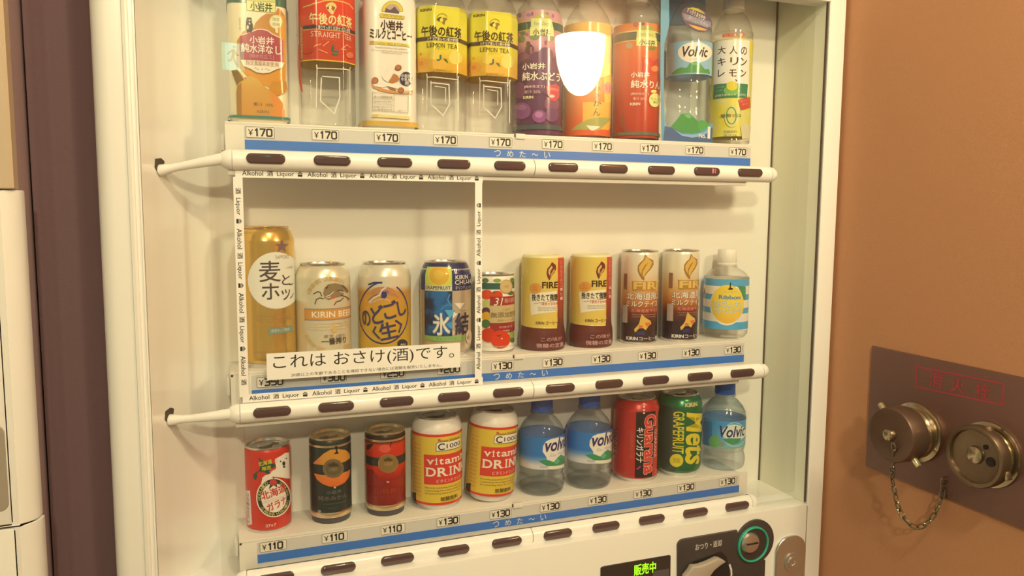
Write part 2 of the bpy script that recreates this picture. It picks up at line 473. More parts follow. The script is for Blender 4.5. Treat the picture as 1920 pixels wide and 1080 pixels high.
merge(fr, prism(left, Z_FLOOR + 0.06, Z_TOP, 'z', 0.0))
right = [(XR_IN, 0.104), (XR_IN, YD + 0.0015), (XR_IN + 0.0015, YD), (XR_OUT - 0.004, YD), (XR_OUT - 0.001, YD + 0.001), (XR_OUT, YD + 0.004), (XR_OUT, 0.104)]
merge(fr, prism(right, Z_FLOOR + 0.06, Z_TOP, 'z', 0.0))
add_box(fr, XL_IN - 0.004, XR_IN + 0.002, YD, YD + 0.03, Z_OPEN, Z_TOP, 0.0015)
add_box(fr, XL_IN - 0.004, XR_IN + 0.002, YD + 0.02, YB + 0.008, Z_OPEN + 0.09, Z_TOP - 0.002)
part('door_frame', fr, CREAM, angle=25)
bp = bmesh.new(); add_box(bp, -0.075, XR_IN, YB, YB + 0.003, Z_LEDGE, Z_OPEN + 0.09); part('back_panel', bp, mat('f2e2b8', 0.3))
curve = catmull([(XL_IN + 0.0066, YD + 0.004), (-0.1185, 0.004), (-0.1085, 0.030), (-0.0915, 0.060), (-0.072, 0.082), (-0.052, 0.0925), (-0.03, 0.0945)], 6)
ln = bmesh.new(); zs = [Z_LEDGE, Z_OPEN + 0.09]
va = [[ln.verts.new((x, y, z)) for x, y in curve] for z in zs]
for i in range(len(curve) - 1): ln.faces.new((va[0][i], va[0][i + 1], va[1][i + 1], va[1][i]))
part('liner', ln, LINER, angle=60, label='glossy curved plastic liner at the left of the display')
sw = bmesh.new(); add_box(sw, XR_IN - 0.0016, XR_IN - 0.0002, YD + 0.007, YB - 0.001, Z_LEDGE, Z_OPEN + 0.09); part('side_liner', sw, SIDE)
gk = bmesh.new(); add_box(gk, XR_IN - 0.0020, XR_IN - 0.0002, YD + 0.0035, YD + 0.0068, Z_LEDGE + .002, Z_OPEN)
add_box(gk, XR_IN - 0.0034, XR_IN - 0.0016, YB - 0.002, YB, Z_LEDGE, Z_OPEN + 0.09); part('gasket', gk, mat('5a4632', 0.6))
lg = bmesh.new(); add_box(lg, XL_IN, XR_IN, YD + 0.0285, YB + 0.003, Z_LEDGE - 0.012, Z_LEDGE); part('ledge', lg, CREAM)
lp = bmesh.new(); add_box(lp, XL_IN - 0.002, XR_IN - 0.0008, YD, YD + 0.03, Z_FLOOR + 0.06, Z_LEDGE, 0.0016); part('lower_panel', lp, CREAM)
# glass between the bars
gl = bmesh.new(); add_box(gl, -0.060, XR_IN - 0.002, YG, YG + 0.003, Z_LEDGE + 0.01, Z_OPEN + 0.06)
GLASS = clear_mat((0.997, 0.99, 0.975), 0.004, 0.98, 0.0, 1.45, glow_film=0.005, glow_rough=0.24)  # rough gloss layer added to spread a glow round the lamp's reflection
glass = part('glass_pane', gl, GLASS, smooth=False)

def tag_xy(row, i): return i * 0.072 + (-0.0045, -0.0004, -0.0022)[row], BAR_Z[row] + 0.0297
PRICES = (['170'] * 10, ['350', '300', '250', '200'] + ['130'] * 6, ['110'] * 3 + ['130'] * 7)
def price_tag_bm(txt):
    p = FlatPrint(0.0); p.poly_uv(rrect(-.0160, .0160, -.0066, .0066, .0010), 'f6e8c4'); p.frame_uv(-.0155, .0155, -.0062, .0062, .0014, .00055, INK)
    p.stroke_uv([(-.0123, .0028), (-.0102, -.0002), (-.0081, .0028)], .0010, INK, False)
    p.stroke_uv([(-.0102, -.0002), (-.0102, -.0034)], .0010, INK, False)
    p.stroke_uv([(-.0120, -.0006), (-.0084, -.0006)], .0006, INK, False); p.stroke_uv([(-.0120, -.0018), (-.0084, -.0018)], .0006, INK)
    p.digits_uv(txt, -.0062 if txt[0] != '1' else -.0052, -.0038, .0076, .0052, .0020, .0018, mat('1e1811', .5))
    return p
_tagmesh = {}
for r in range(3):
    z1 = SHELF_Z[r]; z0 = BAR_Z[r] + 0.0085
    xl = (-0.0417, -0.0440, -0.0405)[r]; xr = (0.6665, 0.668, 0.668)[r]
    sh = bmesh.new()
    add_box(sh, xl, xr, YS, YB, z1 - 0.0035, z1, 0.0008); add_box(sh, xl, xr + (0.014 if r == 2 else 0), YS + 0.0002, YS + 0.004, z0 - (0.004 if r == 2 else 0.012), z1 - 0.001, 0.0006)
    add_box(sh, xl, xl + 0.003, YS + .002, YB, z0, z1 - 0.001); add_box(sh, xl - 0.0045, xl - 0.001, 0.05, 0.075, z0 + 0.002, z1 - 0.012, 0.001)
    shelf = part('display_shelf', sh, CREAM2)
    st = FlatPrint(YS); xs = (-0.0212, -0.0215, -0.0203)[r]; xe = xr - 0.001
    st.poly_uv([(xs, BAR_Z[r] + .0085), (xe, BAR_Z[r] + .0085), (xe, z1 - .0043), (xs, z1 - .0043)], 'd2c6a4')
    st.poly_uv([(xs, BAR_Z[r] + .0105), (xe, BAR_Z[r] + .0105), (xe, BAR_Z[r] + .0212), (xs, BAR_Z[r] + .0212)], BLUE)
    for k, ch in enumerate('つめた〜い'):
        st.text_uv(ch, .2795 + k * .0170, BAR_Z[r] + .0158, .0085, .0078 if ch != '〜' else .003, 'd8d0b4', bold=.01, up=False)
    st.layer += 1
    st.build('price_strip', shelf, org=O)
    ck = bmesh.new(); add_box(ck, .3035, .3165, YS - .0022, YS + .004, z1 - .0062, z1 + .0006, .0007); add_box(ck, .3020, .3033, YS - .0010, YS + .002, z1 - .0040, z1 - .0002, mi=1)
    finish('shelf_clip', ck, [CREAM2, DARK], shelf).location = -O
    if r:
        sk = bmesh.new(); add_box(sk, xl + .0006, xl + .0030, YS - .0006, YS + .001, z1 - .0045, z1 - .0022); finish('shelf_slot', sk, DARK, shelf).location = -O
    for i, pr in enumerate(PRICES[r]):
        if pr not in _tagmesh: tmp = price_tag_bm(pr).build('price_tag'); _tagmesh[pr] = tmp.data; bpy.data.objects.remove(tmp)
        t = bpy.data.objects.new('price_tag', _tagmesh[pr]); COL.objects.link(t); t.parent = shelf
        x, z = tag_xy(r, i); t.location = Vector((x, YS - 0.0006, z)) - O
# bars, buttons, arms
BTN = mat('553c30', 0.07, spec=0.8)
def btn_mesh():
    b = prism(rrect(-.0208, .0208, -.0056, .0056, .0055, 8), -.0022, .006, 'y', .0020, 4)
    return b
_bt = btn_mesh(); bme = finish('selection_button', _bt, [BTN]).data; bpy.data.objects.remove(bpy.data.objects['selection_button'])
for r in range(3):
    bz = BAR_Z[r] - 0.0022; x0 = (-.0352, -.0350, -.0330)[r]; x1 = (.6880, .6870, .6760)[r]; xm = .3222 + (0, .001, .002)[r]
    a_ = [(.0125 - .0125 * math.cos(t), .0112 * math.sin(t)) for t in [PI * i / 16 - PI / 2 for i in range(17)]]
    sec = [(math.copysign(abs(y - .0125) ** .8 * .0125 ** .2, y - .0125) + .0125, z + bz) for y, z in a_]
    sec = [(y if y < .0112 else .0112, z) for y, z in sec]
    bar = bmesh.new()
    merge(bar, prism(sec, x0, xm - .0003, 'x', .0004, 1)); merge(bar, prism(sec, xm + .0003, x1, 'x', .0004, 1))
    if r < 2: add_box(bar, -.040, .652, .0122, YS + .004, bz - .0165, bz - .0085, .0006)
    bo = part('button_bar', bar, CREAM, angle=40)
    sm = bmesh.new(); merge(sm, prism([(.0112 + (y - .0112) * .96, bz + (z - bz) * .96) for y, z in sec], xm - .002, xm + .002, 'x')); finish('joint', sm, DARK, bo).location = -O
    for s_, xe in ((-1, x0), (1, x1)):
        ec = lathe([(.0112 * math.cos(t), .0146 * math.sin(t)) for t in [PI / 2 * i / 8 for i in range(9)]], n=32)
        o = finish('end_cap', ec, CREAM, bo); o.rotation_euler = (0, s_ * PI / 2, 0); o.location = Vector((xe + s_ * .0004, .0115, bz)) - O
    for i in range(10):
        b = bpy.data.objects.new('selection_button', bme); COL.objects.link(b); b.parent = bo
        b.location = Vector((i * .072 + (0, -.0004, -.0012)[r] + (.0006 if i > 4 else 0), .0, BAR_Z[r] - .0007)) - O
        if r == 0 and i == 8:
            led = FlatPrint(-.0023)
            for dx in (.0085, .0115, .0128): led.poly_uv([(i * .072 + dx, -.0028), (i * .072 + dx + .0009, -.0028), (i * .072 + dx + .0009, .0028), (i * .072 + dx, .0028)], emit_mat((1, .10, .08), 7.0 if dx < .01 else 1.2), False)
            led.build('sold_out_lamp', b, org=Vector(b.location) + O, label='small red lamp lit inside the button')
    ya, za = .010, bz
    tgt = (Vector((-.1092, .0265, -.0150)), Vector((-.1094, .0265, -.2935)), Vector((-.1100, .0265, -.4990)))[r]
    st_ = Vector((x0 - .010, ya, za + .0005))
    path = [st_.lerp(tgt, t) + Vector((0, -.003 * math.sin(PI * t), 0)) for t in [i / 10 for i in range(11)]]
    rr = [.0066 - .0020 * min(1, i / 6) for i in range(11)]; rr[-2] = .0058; rr[-1] = .0066
    finish('bar_arm', tube(path, rr, 14), CREAM2, bo).location = -O
    hole = bmesh.new(); merge(hole, prism([(-.0118, -.002), (-.010, .011), (.002, .013), (.009, .009), (.006, -.004), (-.004, -.010)], -.0005, .0005, 'y'))
    ho = finish('arm_hole', hole, mat('4a3c2a', 0.8), bo); ho.location = tgt + Vector((.0003, .0010, .0040)) - O; ho.rotation_euler = (0, 0, math.radians(66))
    ho.scale = (.95, 1, .72)

# warning tape and notice on the glass
def tape(name, label, p0, p1, wd, reps, start, vertical=False, flip=1):
    fp = FlatPrint(YG, base=.0003 + (.0001 if vertical else .0002)); (xa, za), (xb, zb) = p0, p1
    L_ = math.hypot(xb - xa, zb - za); ca, sa = (xb - xa) / L_, (zb - za) / L_
    def q(u, v): return (xa + u * ca - v * sa, za + u * sa + v * ca)
    fp.poly_uv([q(0, -wd / 2), q(L_, -wd / 2), q(L_, wd / 2), q(0, wd / 2)], PAPER)
    pitch = L_ / reps
    rot = math.degrees(math.atan2(sa, ca)); ink = mat('2a2018', .5)
    for k in range(-1, int(reps) + 2):
        b = start + k * pitch
        for tx, f0, f1, h in (('Alkohol', .0, .315, .0052), ('酒', .375, .465, .0056), ('Liquor', .525, .79, .0062)):
            u = b + (f0 + f1) / 2 * pitch
            if b + f0 * pitch < .0003 or b + f1 * pitch > L_ - .0003: continue
            x, z = q(u, -.0007 if tx == 'Liquor' else 0); fp.text_uv(tx, x, z, (f1 - f0) * pitch, h, ink, rot, up=False, bold=.022)
        c = b + .885 * pitch
        if .003 < c < L_ - .002:
            def e(*pts): fp.poly_uv([q(c + x * .0030, y * .0030) for x, y in pts], INK, False)
            e((-1, .15), (0, 1), (1, .15), (.72, .05), (0, .62), (-.72, .05)); e((-.45, .1), (.45, .1), (.45, .32), (-.45, .32))
            e((-.85, -.95), (.85, -.95), (.85, -.1), (.35, -.1), (.25, -.3), (-.25, -.3), (-.35, -.1), (-.85, -.1))
    return fp.build(name, glass, label, org=O)
A = aty(441, 327, YG); B = aty(905, 332, YG); zt = (A.z + B.z) / 2
A2 = aty(455, 746, YG); B2 = aty(905, 715, YG); zb_ = (A2.z + B2.z) / 2
xl_ = aty(452, 540, YG).x; xr_ = aty(897, 520, YG).x
tape('warning_tape', 'white printed tape along the top of the alcohol section', (A.x, zt), (B.x, zt), .0098, 4.10, .0072)
tape('warning_tape', 'white printed tape along the foot of the alcohol section', (A2.x, zb_), (B2.x, zb_), .0098, 4.10, .0068)
tape('warning_tape', 'white printed tape down the left of the alcohol section', (xl_, zt - .0045), (xl_, zb_ + .002), .0100, 3.45, -.0150, True)
tape('warning_tape', 'white printed tape up the right of the alcohol section', (xr_, zb_ + .004), (xr_, zt - .0045), .0092, 3.43, .0105, True)
nt_ = FlatPrint(YG, base=.0012)
a = aty(500, 687, YG); b = aty(862.5, 666, YG); hN = aty(681, 652.5, YG).z - aty(681, 700.5, YG).z; zc = (a.z + b.z) / 2
nt_.poly_uv([(a.x, zc - hN / 2), (b.x, zc - hN / 2), (b.x, zc + hN / 2), (a.x, zc + hN / 2)], 'fbeccb')
W_ = b.x - a.x
nt_.text_uv('これは おさけ(酒)です。', a.x + W_ * .498, zc + hN * .12, W_ * .935, hN * .60, INK, res=4)
nt_.text_uv('20歳以上の年齢であることを確認できない場合には酒類を販売いたしません。', a.x + W_ * .505, zc - hN * .36, W_ * .78, hN * .13, mat('4a3c2e', .5), bold=.004)
nt_.build('notice_sticker', glass, 'white notice with large black Japanese lettering', org=O)

# coin panel
BLACKP = mat('463a2e', 0.42, bump=0.3, bscale=900)
def zx(u, v, y=YD): p_ = aty(u, v, y); return (p_.x, p_.z)
cc = Vector((aty(1413, 1014.7, YD).x, 0, aty(1413, 1014.7, YD).z)); rc = 0.0335
pl = [zx(1268.5, 1125), zx(1268.7, 1032)]
ctl = zx(1268.6, 1011.5); pl += [(ctl[0] + .009 - .009 * math.cos(t), ctl[1] - .009 + .009 * math.sin(t)) for t in [PI / 2 * i / 6 for i in range(7)]]
zt_ = ctl[1]
pl += [(cc.x + rc * math.cos(t), cc.z + rc * math.sin(t)) for t in [math.radians(163 - 223 * i / 28) for i in range(29)]]
pl[9] = (pl[9][0], zt_)
xrp = zx(1432, 1055)[0]; pl += [(xrp, cc.z - .031), (xrp, zx(1430, 1125)[1])]
cb = prism(pl, YD - .004, YD + .002, 'y', .0008, 2)
coin = part('coin_panel', cb, BLACKP, label='black coin panel')
cen = Vector((aty(1411, 1020, YD - .004).x, YD - .0045, aty(1411, 1020, YD - .004).z))
rg = lathe([(.0235, 0), (.0238, .0025), (.0252, .0034), (.0266, .0025), (.0270, 0)], n=48)
o = finish('coin_ring', rg, mat('35a06c', 0.3, coat=.3), coin, label='green ring round the coin slot'); o.rotation_euler = (PI / 2, 0, 0); o.location = cen - O
bw = lathe([(.0235, .0012), (.0200, .0008), (.0165, .0006), (0, .0005)], n=48)
o = finish('slot_bowl', bw, mat('3a3028', 0.25, coat=.5), coin); o.rotation_euler = (PI / 2, 0, 0); o.location = cen - O
dc = lathe([(0, .0068), (.008, .0062), (.0135, .0042), (.0158, .0008)], n=40)
cd = Vector((aty(1407, 1018, YD - .006).x, YD - .0045, aty(1407, 1018, YD - .006).z))
o = finish('slot_face', dc, SILVER, coin, label='domed silver coin slot'); o.rotation_euler = (PI / 2, 0, 0); o.location = cd - O
sl = bmesh.new(); add_box(sl, cd.x - .0098, cd.x + .0098, YD - .0125, YD - .006, cd.z + .0000, cd.z + .0020, .0008)
finish('coin_slot', sl, mat('1c1510', .6), coin).location = -O
tx = FlatPrint(YD - .004); tx.text('おつり・返却', 1304, 1016, 1353, 1028, 'd9c8a0', bold=.015)
tx.build('panel_lettering', coin, org=O)
tx = FlatPrint(YD - .004); tx.stroke([(1368, 1059), (1371, 1068), (1371.5, 1077), (1369.5, 1086), (1365, 1094)], 4.2, 'e6d6b0'); tx.build('lever_mark', coin, org=O)
# recess and lever
yl = YD - .004
rcs = [zx(u, v, yl) for u, v in ((1300, 1052), (1335, 1040), (1352, 1034), (1362, 1044), (1366, 1062), (1367, 1085), (1360, 1115), (1290, 1120), (1284, 1078))]
finish('lever_recess', prism(rcs, yl - .0006, yl + .001, 'y'), mat('2a221b', .5), coin, smooth=False).location = -O
lv = [zx(u, v, yl - .010) for u, v in ((1283, 1082), (1293, 1069), (1297, 1061.5), (1312, 1060), (1327, 1054.5), (1345, 1046), (1352, 1047.5), (1360, 1052.5), (1349, 1060), (1338, 1069), (1330, 1080), (1326, 1104), (1290, 1112))]
o = finish('return_lever', prism(lv, yl - .013, yl - .002, 'y', .0024, 3), mat('b09a74', 0.4), coin, label='beige coin return lever'); o.location = -O
# display
dp = [zx(u, v) for u, v in ((1125.5, 1125), (1125.5, 1066), (1127, 1063), (1131, 1061.3), (1254, 1040.3), (1256.3, 1041), (1257, 1043), (1256, 1110))]
dis = part('display_window', prism(dp, YD - .0012, YD + .002, 'y', .0004, 1), mat('3a3026', 0.2, coat=.6), label='dark display window')
dt = FlatPrint(YD - .0012); GRN = emit_mat((.32, 1.0, .01), 1.9)
dt.text('販売中', 1189, 1056, 1229.5, 1076, GRN, bold=.028)
dt.poly([(1224, 1071), (1254, 1066), (1254, 1090), (1224, 1095)], '5c5142'); dt.build('display_lettering', dis, org=O, label='lit green lettering')
# lock
lk0 = zx(1451, 1040); lk1 = zx(1507.5, 1040); lw_ = (lk1[0] - lk0[0]); ztop = zx(1481, 1003.5)[1]
lk = part('lock_plate', prism(rrect(lk0[0], lk1[0], ztop - .125, ztop, lw_ * .42, 10), YD - .005, YD + .002, 'y', .0028, 3), STEEL, label='chrome lock plate')
lc = Vector(((lk0[0] + lk1[0]) / 2 + .001, YD - .005, zx(1483, 1050)[1]))
o = finish('lock_cylinder', lathe([(0, .0022), (.0035, .0022), (.0042, .0034), (.0085, .0040), (.0095, .0022), (.0125, .0030), (.0140, .0026), (.0150, 0)], n=40), STEEL, lk); o.rotation_euler = (PI / 2, 0, 0); o.location = lc - O
# trim groove down the right stile
gv = bmesh.new(); add_box(gv, XR_IN - .0012, XR_IN - .0002, YD - .0002, YD + .004, -1.4, Z_LEDGE - .003); part('panel_gap', gv, mat('a08a60', .6))

# ------------------------------------------------------------------ drinks
CLEAR = clear_mat((0.998, 0.996, 0.985), milk=0.035, edge=0.86)
CLEARB = clear_mat((0.95, 0.98, 0.995), milk=0.13, edge=0.68, body=(0.70, 0.86, 0.95))
GOLDL = mat('d8b070', 0.25, metal=0.8)
_lid = {}
def can(name, label, group, x, z, R, H, mt, lidm=SILVER, neck=True, y=0.0615, base=SILVER, rot=0, tilt=None, tab=0.0, rim=None, foot=0.0):
    """aluminium or steel can: body, lid, pull tab, base"""
    t = thing(name, label, 'can', (x, y, z), (0, 0, 0), group)
    if tilt is not None: t.rotation_euler = (0, math.radians(tilt), 0)
    f = foot; rt = R * .80 if neck else R * .955
    if neck: body = [(R * .86, .006), (R * .96, .0085), (R * .999, .0135), (R, .020), (R, .030), (R, H - .032), (R, H - .0225), (R * .9985, H - .0185), (R * .985, H - .015), (R * .90, H - .0068), (rt, H - .0028)]; body = catmull(body, 3)
    else: body = [(R * .985, .0035 + f), (R, .0065 + f), (R, H - .0065), (R * .99, H - .0050), (rt, H - .0026)]
    finish('body', lathe(body, n=72), mt, t)
    b0 = [(0, .004 + f), (R * .62, .004 + f), (R * .74, f), (R * .80, f), (R * .87, .006)] if neck else [(0, .003 + f), (R * .86, .003 + f), (R * .92, f), (R * .985, f + .0004), (R * 1.005, .0018 + f), (R * .99, .0037 + f)]
    finish('base', lathe(b0, n=56), base, t)
    r2 = rt
    ld = [(r2 - .0006, H - .0030), (r2 + .0006, H - .0022), (r2 + .0010, H - .0008), (r2 + .0002, H), (r2 - .0012, H - .0006), (r2 - .0022, H - .0040), (r2 - .0038, H - .0052), (r2 - .0052, H - .0040), (0, H - .0038)]
    lo_ = finish('lid', lathe(ld, n=56), lidm, t)
    k = R / .033
    tb = bmesh.new()
    merge(tb, prism([(px_ * k, py_ * k) for px_, py_ in [(.0075 * math.cos(a), .004 + .0125 * math.sin(a)) for a in [2 * PI * i / 22 for i in range(22)]]], H - .0024, H - .0012, 'z', .0005, 1))
    o = finish('pull_tab', tb, lidm, t); o.rotation_euler = (0, 0, math.radians(tab))
    mo = bmesh.new(); merge(mo, prism([(.0078 * k * math.cos(a), -.0118 * k + .0075 * k * math.sin(a)) for a in [2 * PI * i / 20 for i in range(20)]], H - .0039, H - .0035, 'z'))
    o = finish('mouth_panel', mo, mat('8a7858', .35, metal=.8), t); o.rotation_euler = (0, 0, math.radians(tab))  # darker metal colour stands in for the dark reflection at the mouth
    return t
def bottle(name, label, group, x, z, prof, mt, y=0.0615, rho=rho_round, cap=None, capm=None, n=72):
    t = thing(name, label, 'bottle', (x, y, z), (0, 0, 0), group)
    finish('body', lathe(prof, rho, n), mt, t, angle=28 if rho is rho_oct else 40)
    if cap:
        r_, z0, z1 = cap; c = bmesh.new()
        c = lathe([(0, z0), (r_ * .97, z0), (r_, z0 + .001), (r_, z0 + .0030), (r_ * .96, z0 + .0034), (r_ * .985, z0 + .004), (r_ * .97, z1 - .0015), (r_ * .90, z1), (0, z1)], lambda a: 1 + .012 * math.cos(36 * a), 144)
        finish('cap', c, capm, t)
        finish('neck_ring', lathe([(r_ * .9, z0 - .0030), (r_ * 1.1, z0 - .0026), (r_ * 1.1, z0 - .0012), (r_ * .9, z0 - .0008)], n=48), mt, t)
    return t
def sleeve(t, prof, mt, rho=rho_round, name='label', off=.0004, n=96):
    finish(name, lathe([((p[0] + off,) + tuple(p[1:])) for p in prof], rho, n), mt, t)
S1, S2, S3 = SHELF_Z
Y0 = .0615
INKB = '3a2a20'; CR = 'f0e2bc'; NAVY = '34325a'
def star(cx, cy, r):
    return [(cx + (r if i % 2 == 0 else r * .40) * math.sin(PI * i / 5), cy - (r if i % 2 == 0 else r * .40) * math.cos(PI * i / 5)) for i in range(10)]
def lines(W, x0, x1, ys, h, c, seed=1, txt='the only drink made with care and water from the hills'):
    for i, y in enumerate(ys):
        k = txt[(i * 7) % 9:][:34]; W.text_uv(k, (W.uv(*W.px(x0, y))[0] + W.uv(*W.px(x1, y))[0]) / 2, W.uv(*W.px((x0 + x1) / 2, y))[1], abs(W.uv(*W.px(x1, y))[0] - W.uv(*W.px(x0, y))[0]), h, c, up=False)
    W.layer += 1
SERIF = {'D': ((.12, 0), (.12, 1)), 'R': ((.14, 0), (.14, 1), (.9, 0)), 'I': ((.5, 0), (.5, 1)), 'N': ((.1, 0), (.1, 1), (.9, 1)), 'K': ((.14, 0), (.14, 1), (.88, 0), (.84, 1)),
         'v': ((.12, 1), (.88, 1)), 'i': ((.5, 0), (.3, .72)), 'a': ((.95, 0),), 'm': ((.08, 0), (.5, 0), (.92, 0), (.04, 1)), 'n': ((.12, 0), (.88, 0), (.06, 1)), 'L': ((.14, 0), (.14, 1)), 'E': ((.12, 0), (.12, 1)),
         'M': ((.1, 0), (.9, 0), (.1, 1), (.9, 1)), 'T': ((.5, 0),), 'A': ((.1, 0), (.9, 0)), 'H': ((.12, 0), (.88, 0), (.12, 1), (.88, 1)), 'G': ((.9, .5),)}
CW = {'I': .42, 'i': .42, 't': .62, 'm': 1.55, 'M': 1.25, 'E': .85, 'L': .82, 'T': .95, 'S': .85, 'v': .95, 'a': .9, 'n': .98, ' ': .5}
def slab_text(W, t, x0, y0, x1, y1, c, sw=.36, sh=.11, bold=.04):
    """slab-serifed capitals and small letters, each letter with its feet"""
    cy = (y0 + y1) / 2; cx = (x0 + x1) / 2
    ua = W.uv(*W.px(x0, cy))[0]; ub = W.uv(*W.px(x1, cy))[0]; va = W.uv(*W.px(cx, y1))[1]; vb = W.uv(*W.px(cx, y0))[1]
    tot = sum(CW.get(ch, 1) + .16 for ch in t) - .16; k = (ub - ua) / tot; u = ua; H = vb - va
    for ch in t:
        w_ = CW.get(ch, 1) * k
        if ch != ' ':
            h_ = H * (.74 if ch in 'vamn' else .92 if ch == 't' else 1)
            gw = w_ * (.42 if ch in 'Ii' else 1)
            W.text_uv(ch, u + w_ / 2, va + h_ / 2, gw, h_, c, bold=bold, up=False)
            for fx, fy in SERIF.get(ch, ()):
                xx = u + w_ / 2 + (fx - .5) * gw; yy = va + fy * h_; hh = H * sh / 2; ww = k * sw / 2
                yy = min(max(yy, va + hh), va + h_ - hh)
                W.poly_uv([(xx - ww, yy - hh), (xx + ww, yy - hh), (xx + ww, yy + hh), (xx - ww, yy + hh)], c, False, .4)
        u += w_ + .16 * k
    W.layer += 1
def otext(W, t, x0, y0, x1, y1, c, c2, **k):
    b = k.pop('bold', .02); W.text(t, x0, y0, x1, y1, c2, bold=b + .045, **k); W.text(t, x0, y0, x1, y1, c, bold=b, **k)

# ======================= middle row, cans
x = -.0003
t = can('beer_can', 'tall gold beer can behind the left strip of white tape', None, x, S2, .0331, .1672, mat('dcae50', .2, metal=.7), GOLDL, tab=80)
W = WrapPrint((x, Y0, S2), .0331).view(440, 410, 8.308)
W.ell(640, 965, 436, 446, 'b8a888'); W.ell(640, 960, 432, 440, 'e6dab4')
W.poly(star(735, 430, 112), '7c5a50'); W.text('SAPPORO', 632, 572, 840, 625, '8a7058')
W.text('麦', 385, 660, 712, 985, '50403a', bold=.01); W.text('と', 732, 870, 860, 1032, '50403a', bold=.01); W.stroke([(850, 1030), (890, 1020), (905, 1000)], 16, '50403a')
W.text('LAGER', 800, 740, 893, 775, 'a8977a')
W.view(440, 520, 6); W.text('ホ', 305, 65, 500, 248, '50403a', bold=.01); W.text('ッ', 525, 135, 620, 252, '50403a', bold=.01); W.stroke([(655, 180), (640, 215), (622, 232)], 11, '50403a')
lines(W, 240, 650, (430, 462, 490), .0022, 'b08a50'); W.poly([(383, 572), (655, 540), (655, 600), (383, 645)], '7c8c70'); W.text('麦芽ホップ使用', 410, 578, 610, 612, 'd8d0a0')
lines(W, 235, 650, (840,), .0022, 'a88450')
W.build('label', t)

x = .0657
t = can('beer_can', 'cream and silver beer can with an orange band across it', None, x, S2, .0331, .1225, mat('e4d09a', .25, metal=.35), tab=60)
W = WrapPrint((x, Y0, S2), .0331).view(545, 480, 6)
W.band(430, 590, 726, '9c8060', 155, 676); W.band(430, 604, 712, 'd08e3c', 157, 675); W.text('KIRIN BEER', 238, 622, 668, 690, 'ecdcac', bold=.03)
W.arc_text("KIRIN'S ORIGINAL BREW", 440, 470, 245, 215, 168, 8, 44, 'bf9c58', bold=.02)
G1 = '8c7448'; G2 = '5c4a34'
W.poly([(380, 360), (420, 318), (500, 305), (600, 330), (648, 390), (630, 420), (590, 380), (540, 400), (600, 420), (580, 450), (500, 470), (430, 495), (385, 480), (365, 420)], G1)
W.poly([(455, 480), (500, 440), (520, 445), (490, 480)], 'c85848'); W.poly([(400, 345), (430, 330), (410, 372), (385, 362)], G2)
for q in ([(260, 425), (305, 400), (335, 410), (350, 450)], [(275, 540), (290, 490), (330, 470), (370, 480)], [(490, 550), (510, 515), (560, 500), (590, 470)], [(560, 440), (610, 455), (650, 480), (640, 495)], [(520, 390), (560, 385), (590, 395)], [(575, 335), (620, 370), (640, 405)]): W.stroke(q, 11, G2)
W.stroke([(395, 455), (440, 440), (480, 400)], 7, 'e8e0c8'); W.stroke([(395, 475), (450, 460)], 6, 'e8e0c8')
lines(W, 190, 655, (762, 795, 828), .0022, 'c8a468')
W.poly([(490, 770), (520, 820), (515, 850), (490, 862), (466, 850), (462, 820)], 'cfa850')
W.text('麦芽 100%', 372, 880, 602, 915, '8a7350'); W.text('一番搾り', 348, 918, 615, 992, '4a3a2c', bold=.03)
W.arc_text('THE BREWERY SINCE', 420, 800, 260, 250, 200, 262, 40, 'cfa860', inside=True); W.text('00', 590, 985, 650, 1040, 'c0a060')
W.build('label', t)

x = .1419
t = can('beer_can', 'amber beer can ringed by a dark blue oval brush stroke', None, x, S2, .0331, .1225, ramp_mat([(0, 'd8ac30'), (.60, 'dca030'), (.70, 'd8963c'), (.745, 'e4c078'), (.77, 'e6d2a0'), (1, 'e6d4a4')], 0, .1225, rough=.25, metal=.3), tab=110)
W = WrapPrint((x, Y0, S2), .0331).view(660, 480, 6)
W.ell(350, 425, 150, 80, 'b87c48', a0=0, a1=180); W.ring(355, 640, 274, 345, 17, NAVY, 97, 417)
W.stroke([(190, 290 + 30), (250, 300), (335, 300)], 20, NAVY)
W.stroke([(195, 520), (250, 470), (310, 440), (340, 380), (380, 355)], 16, 'd8c8a8'); W.stroke([(210, 530), (300, 490), (360, 480), (420, 500)], 12, 'c8a890'); W.stroke([(180, 500), (240, 450), (290, 430)], 8, '7a5a4c')
W.poly([(335, 400), (385, 400), (395, 450), (370, 480), (330, 470)], NAVY); W.stroke([(440, 440), (480, 430), (520, 465)], 9, 'a8704c'); W.stroke([(370, 400), (400, 390), (410, 420)], 7, '5a5890')
for ch, cx_, cy_, a_, b_ in (('の', 160, 700, 112, 165), ('ど', 290, 660, 140, 190), ('ご', 432, 605, 148, 185), ('し', 558, 583, 105, 160)):
    W.text(ch, cx_ - a_ / 2, cy_ - b_ / 2, cx_ + a_ / 2, cy_ + b_ / 2, '3c3450', rot=12, bold=.034)
W.stroke([(268, 795), (242, 850), (310, 925)], 20, '3c3450'); W.text('生', 315, 750, 505, 930, '3c3450', rot=10, bold=.036); W.stroke([(490, 725), (552, 770), (525, 855)], 20, '3c3450')
W.ell(563, 985, 56, 50, '332c30'); W.text('Alc', 535, 980, 600, 1005, 'd8c8a0')
W.build('label', t)

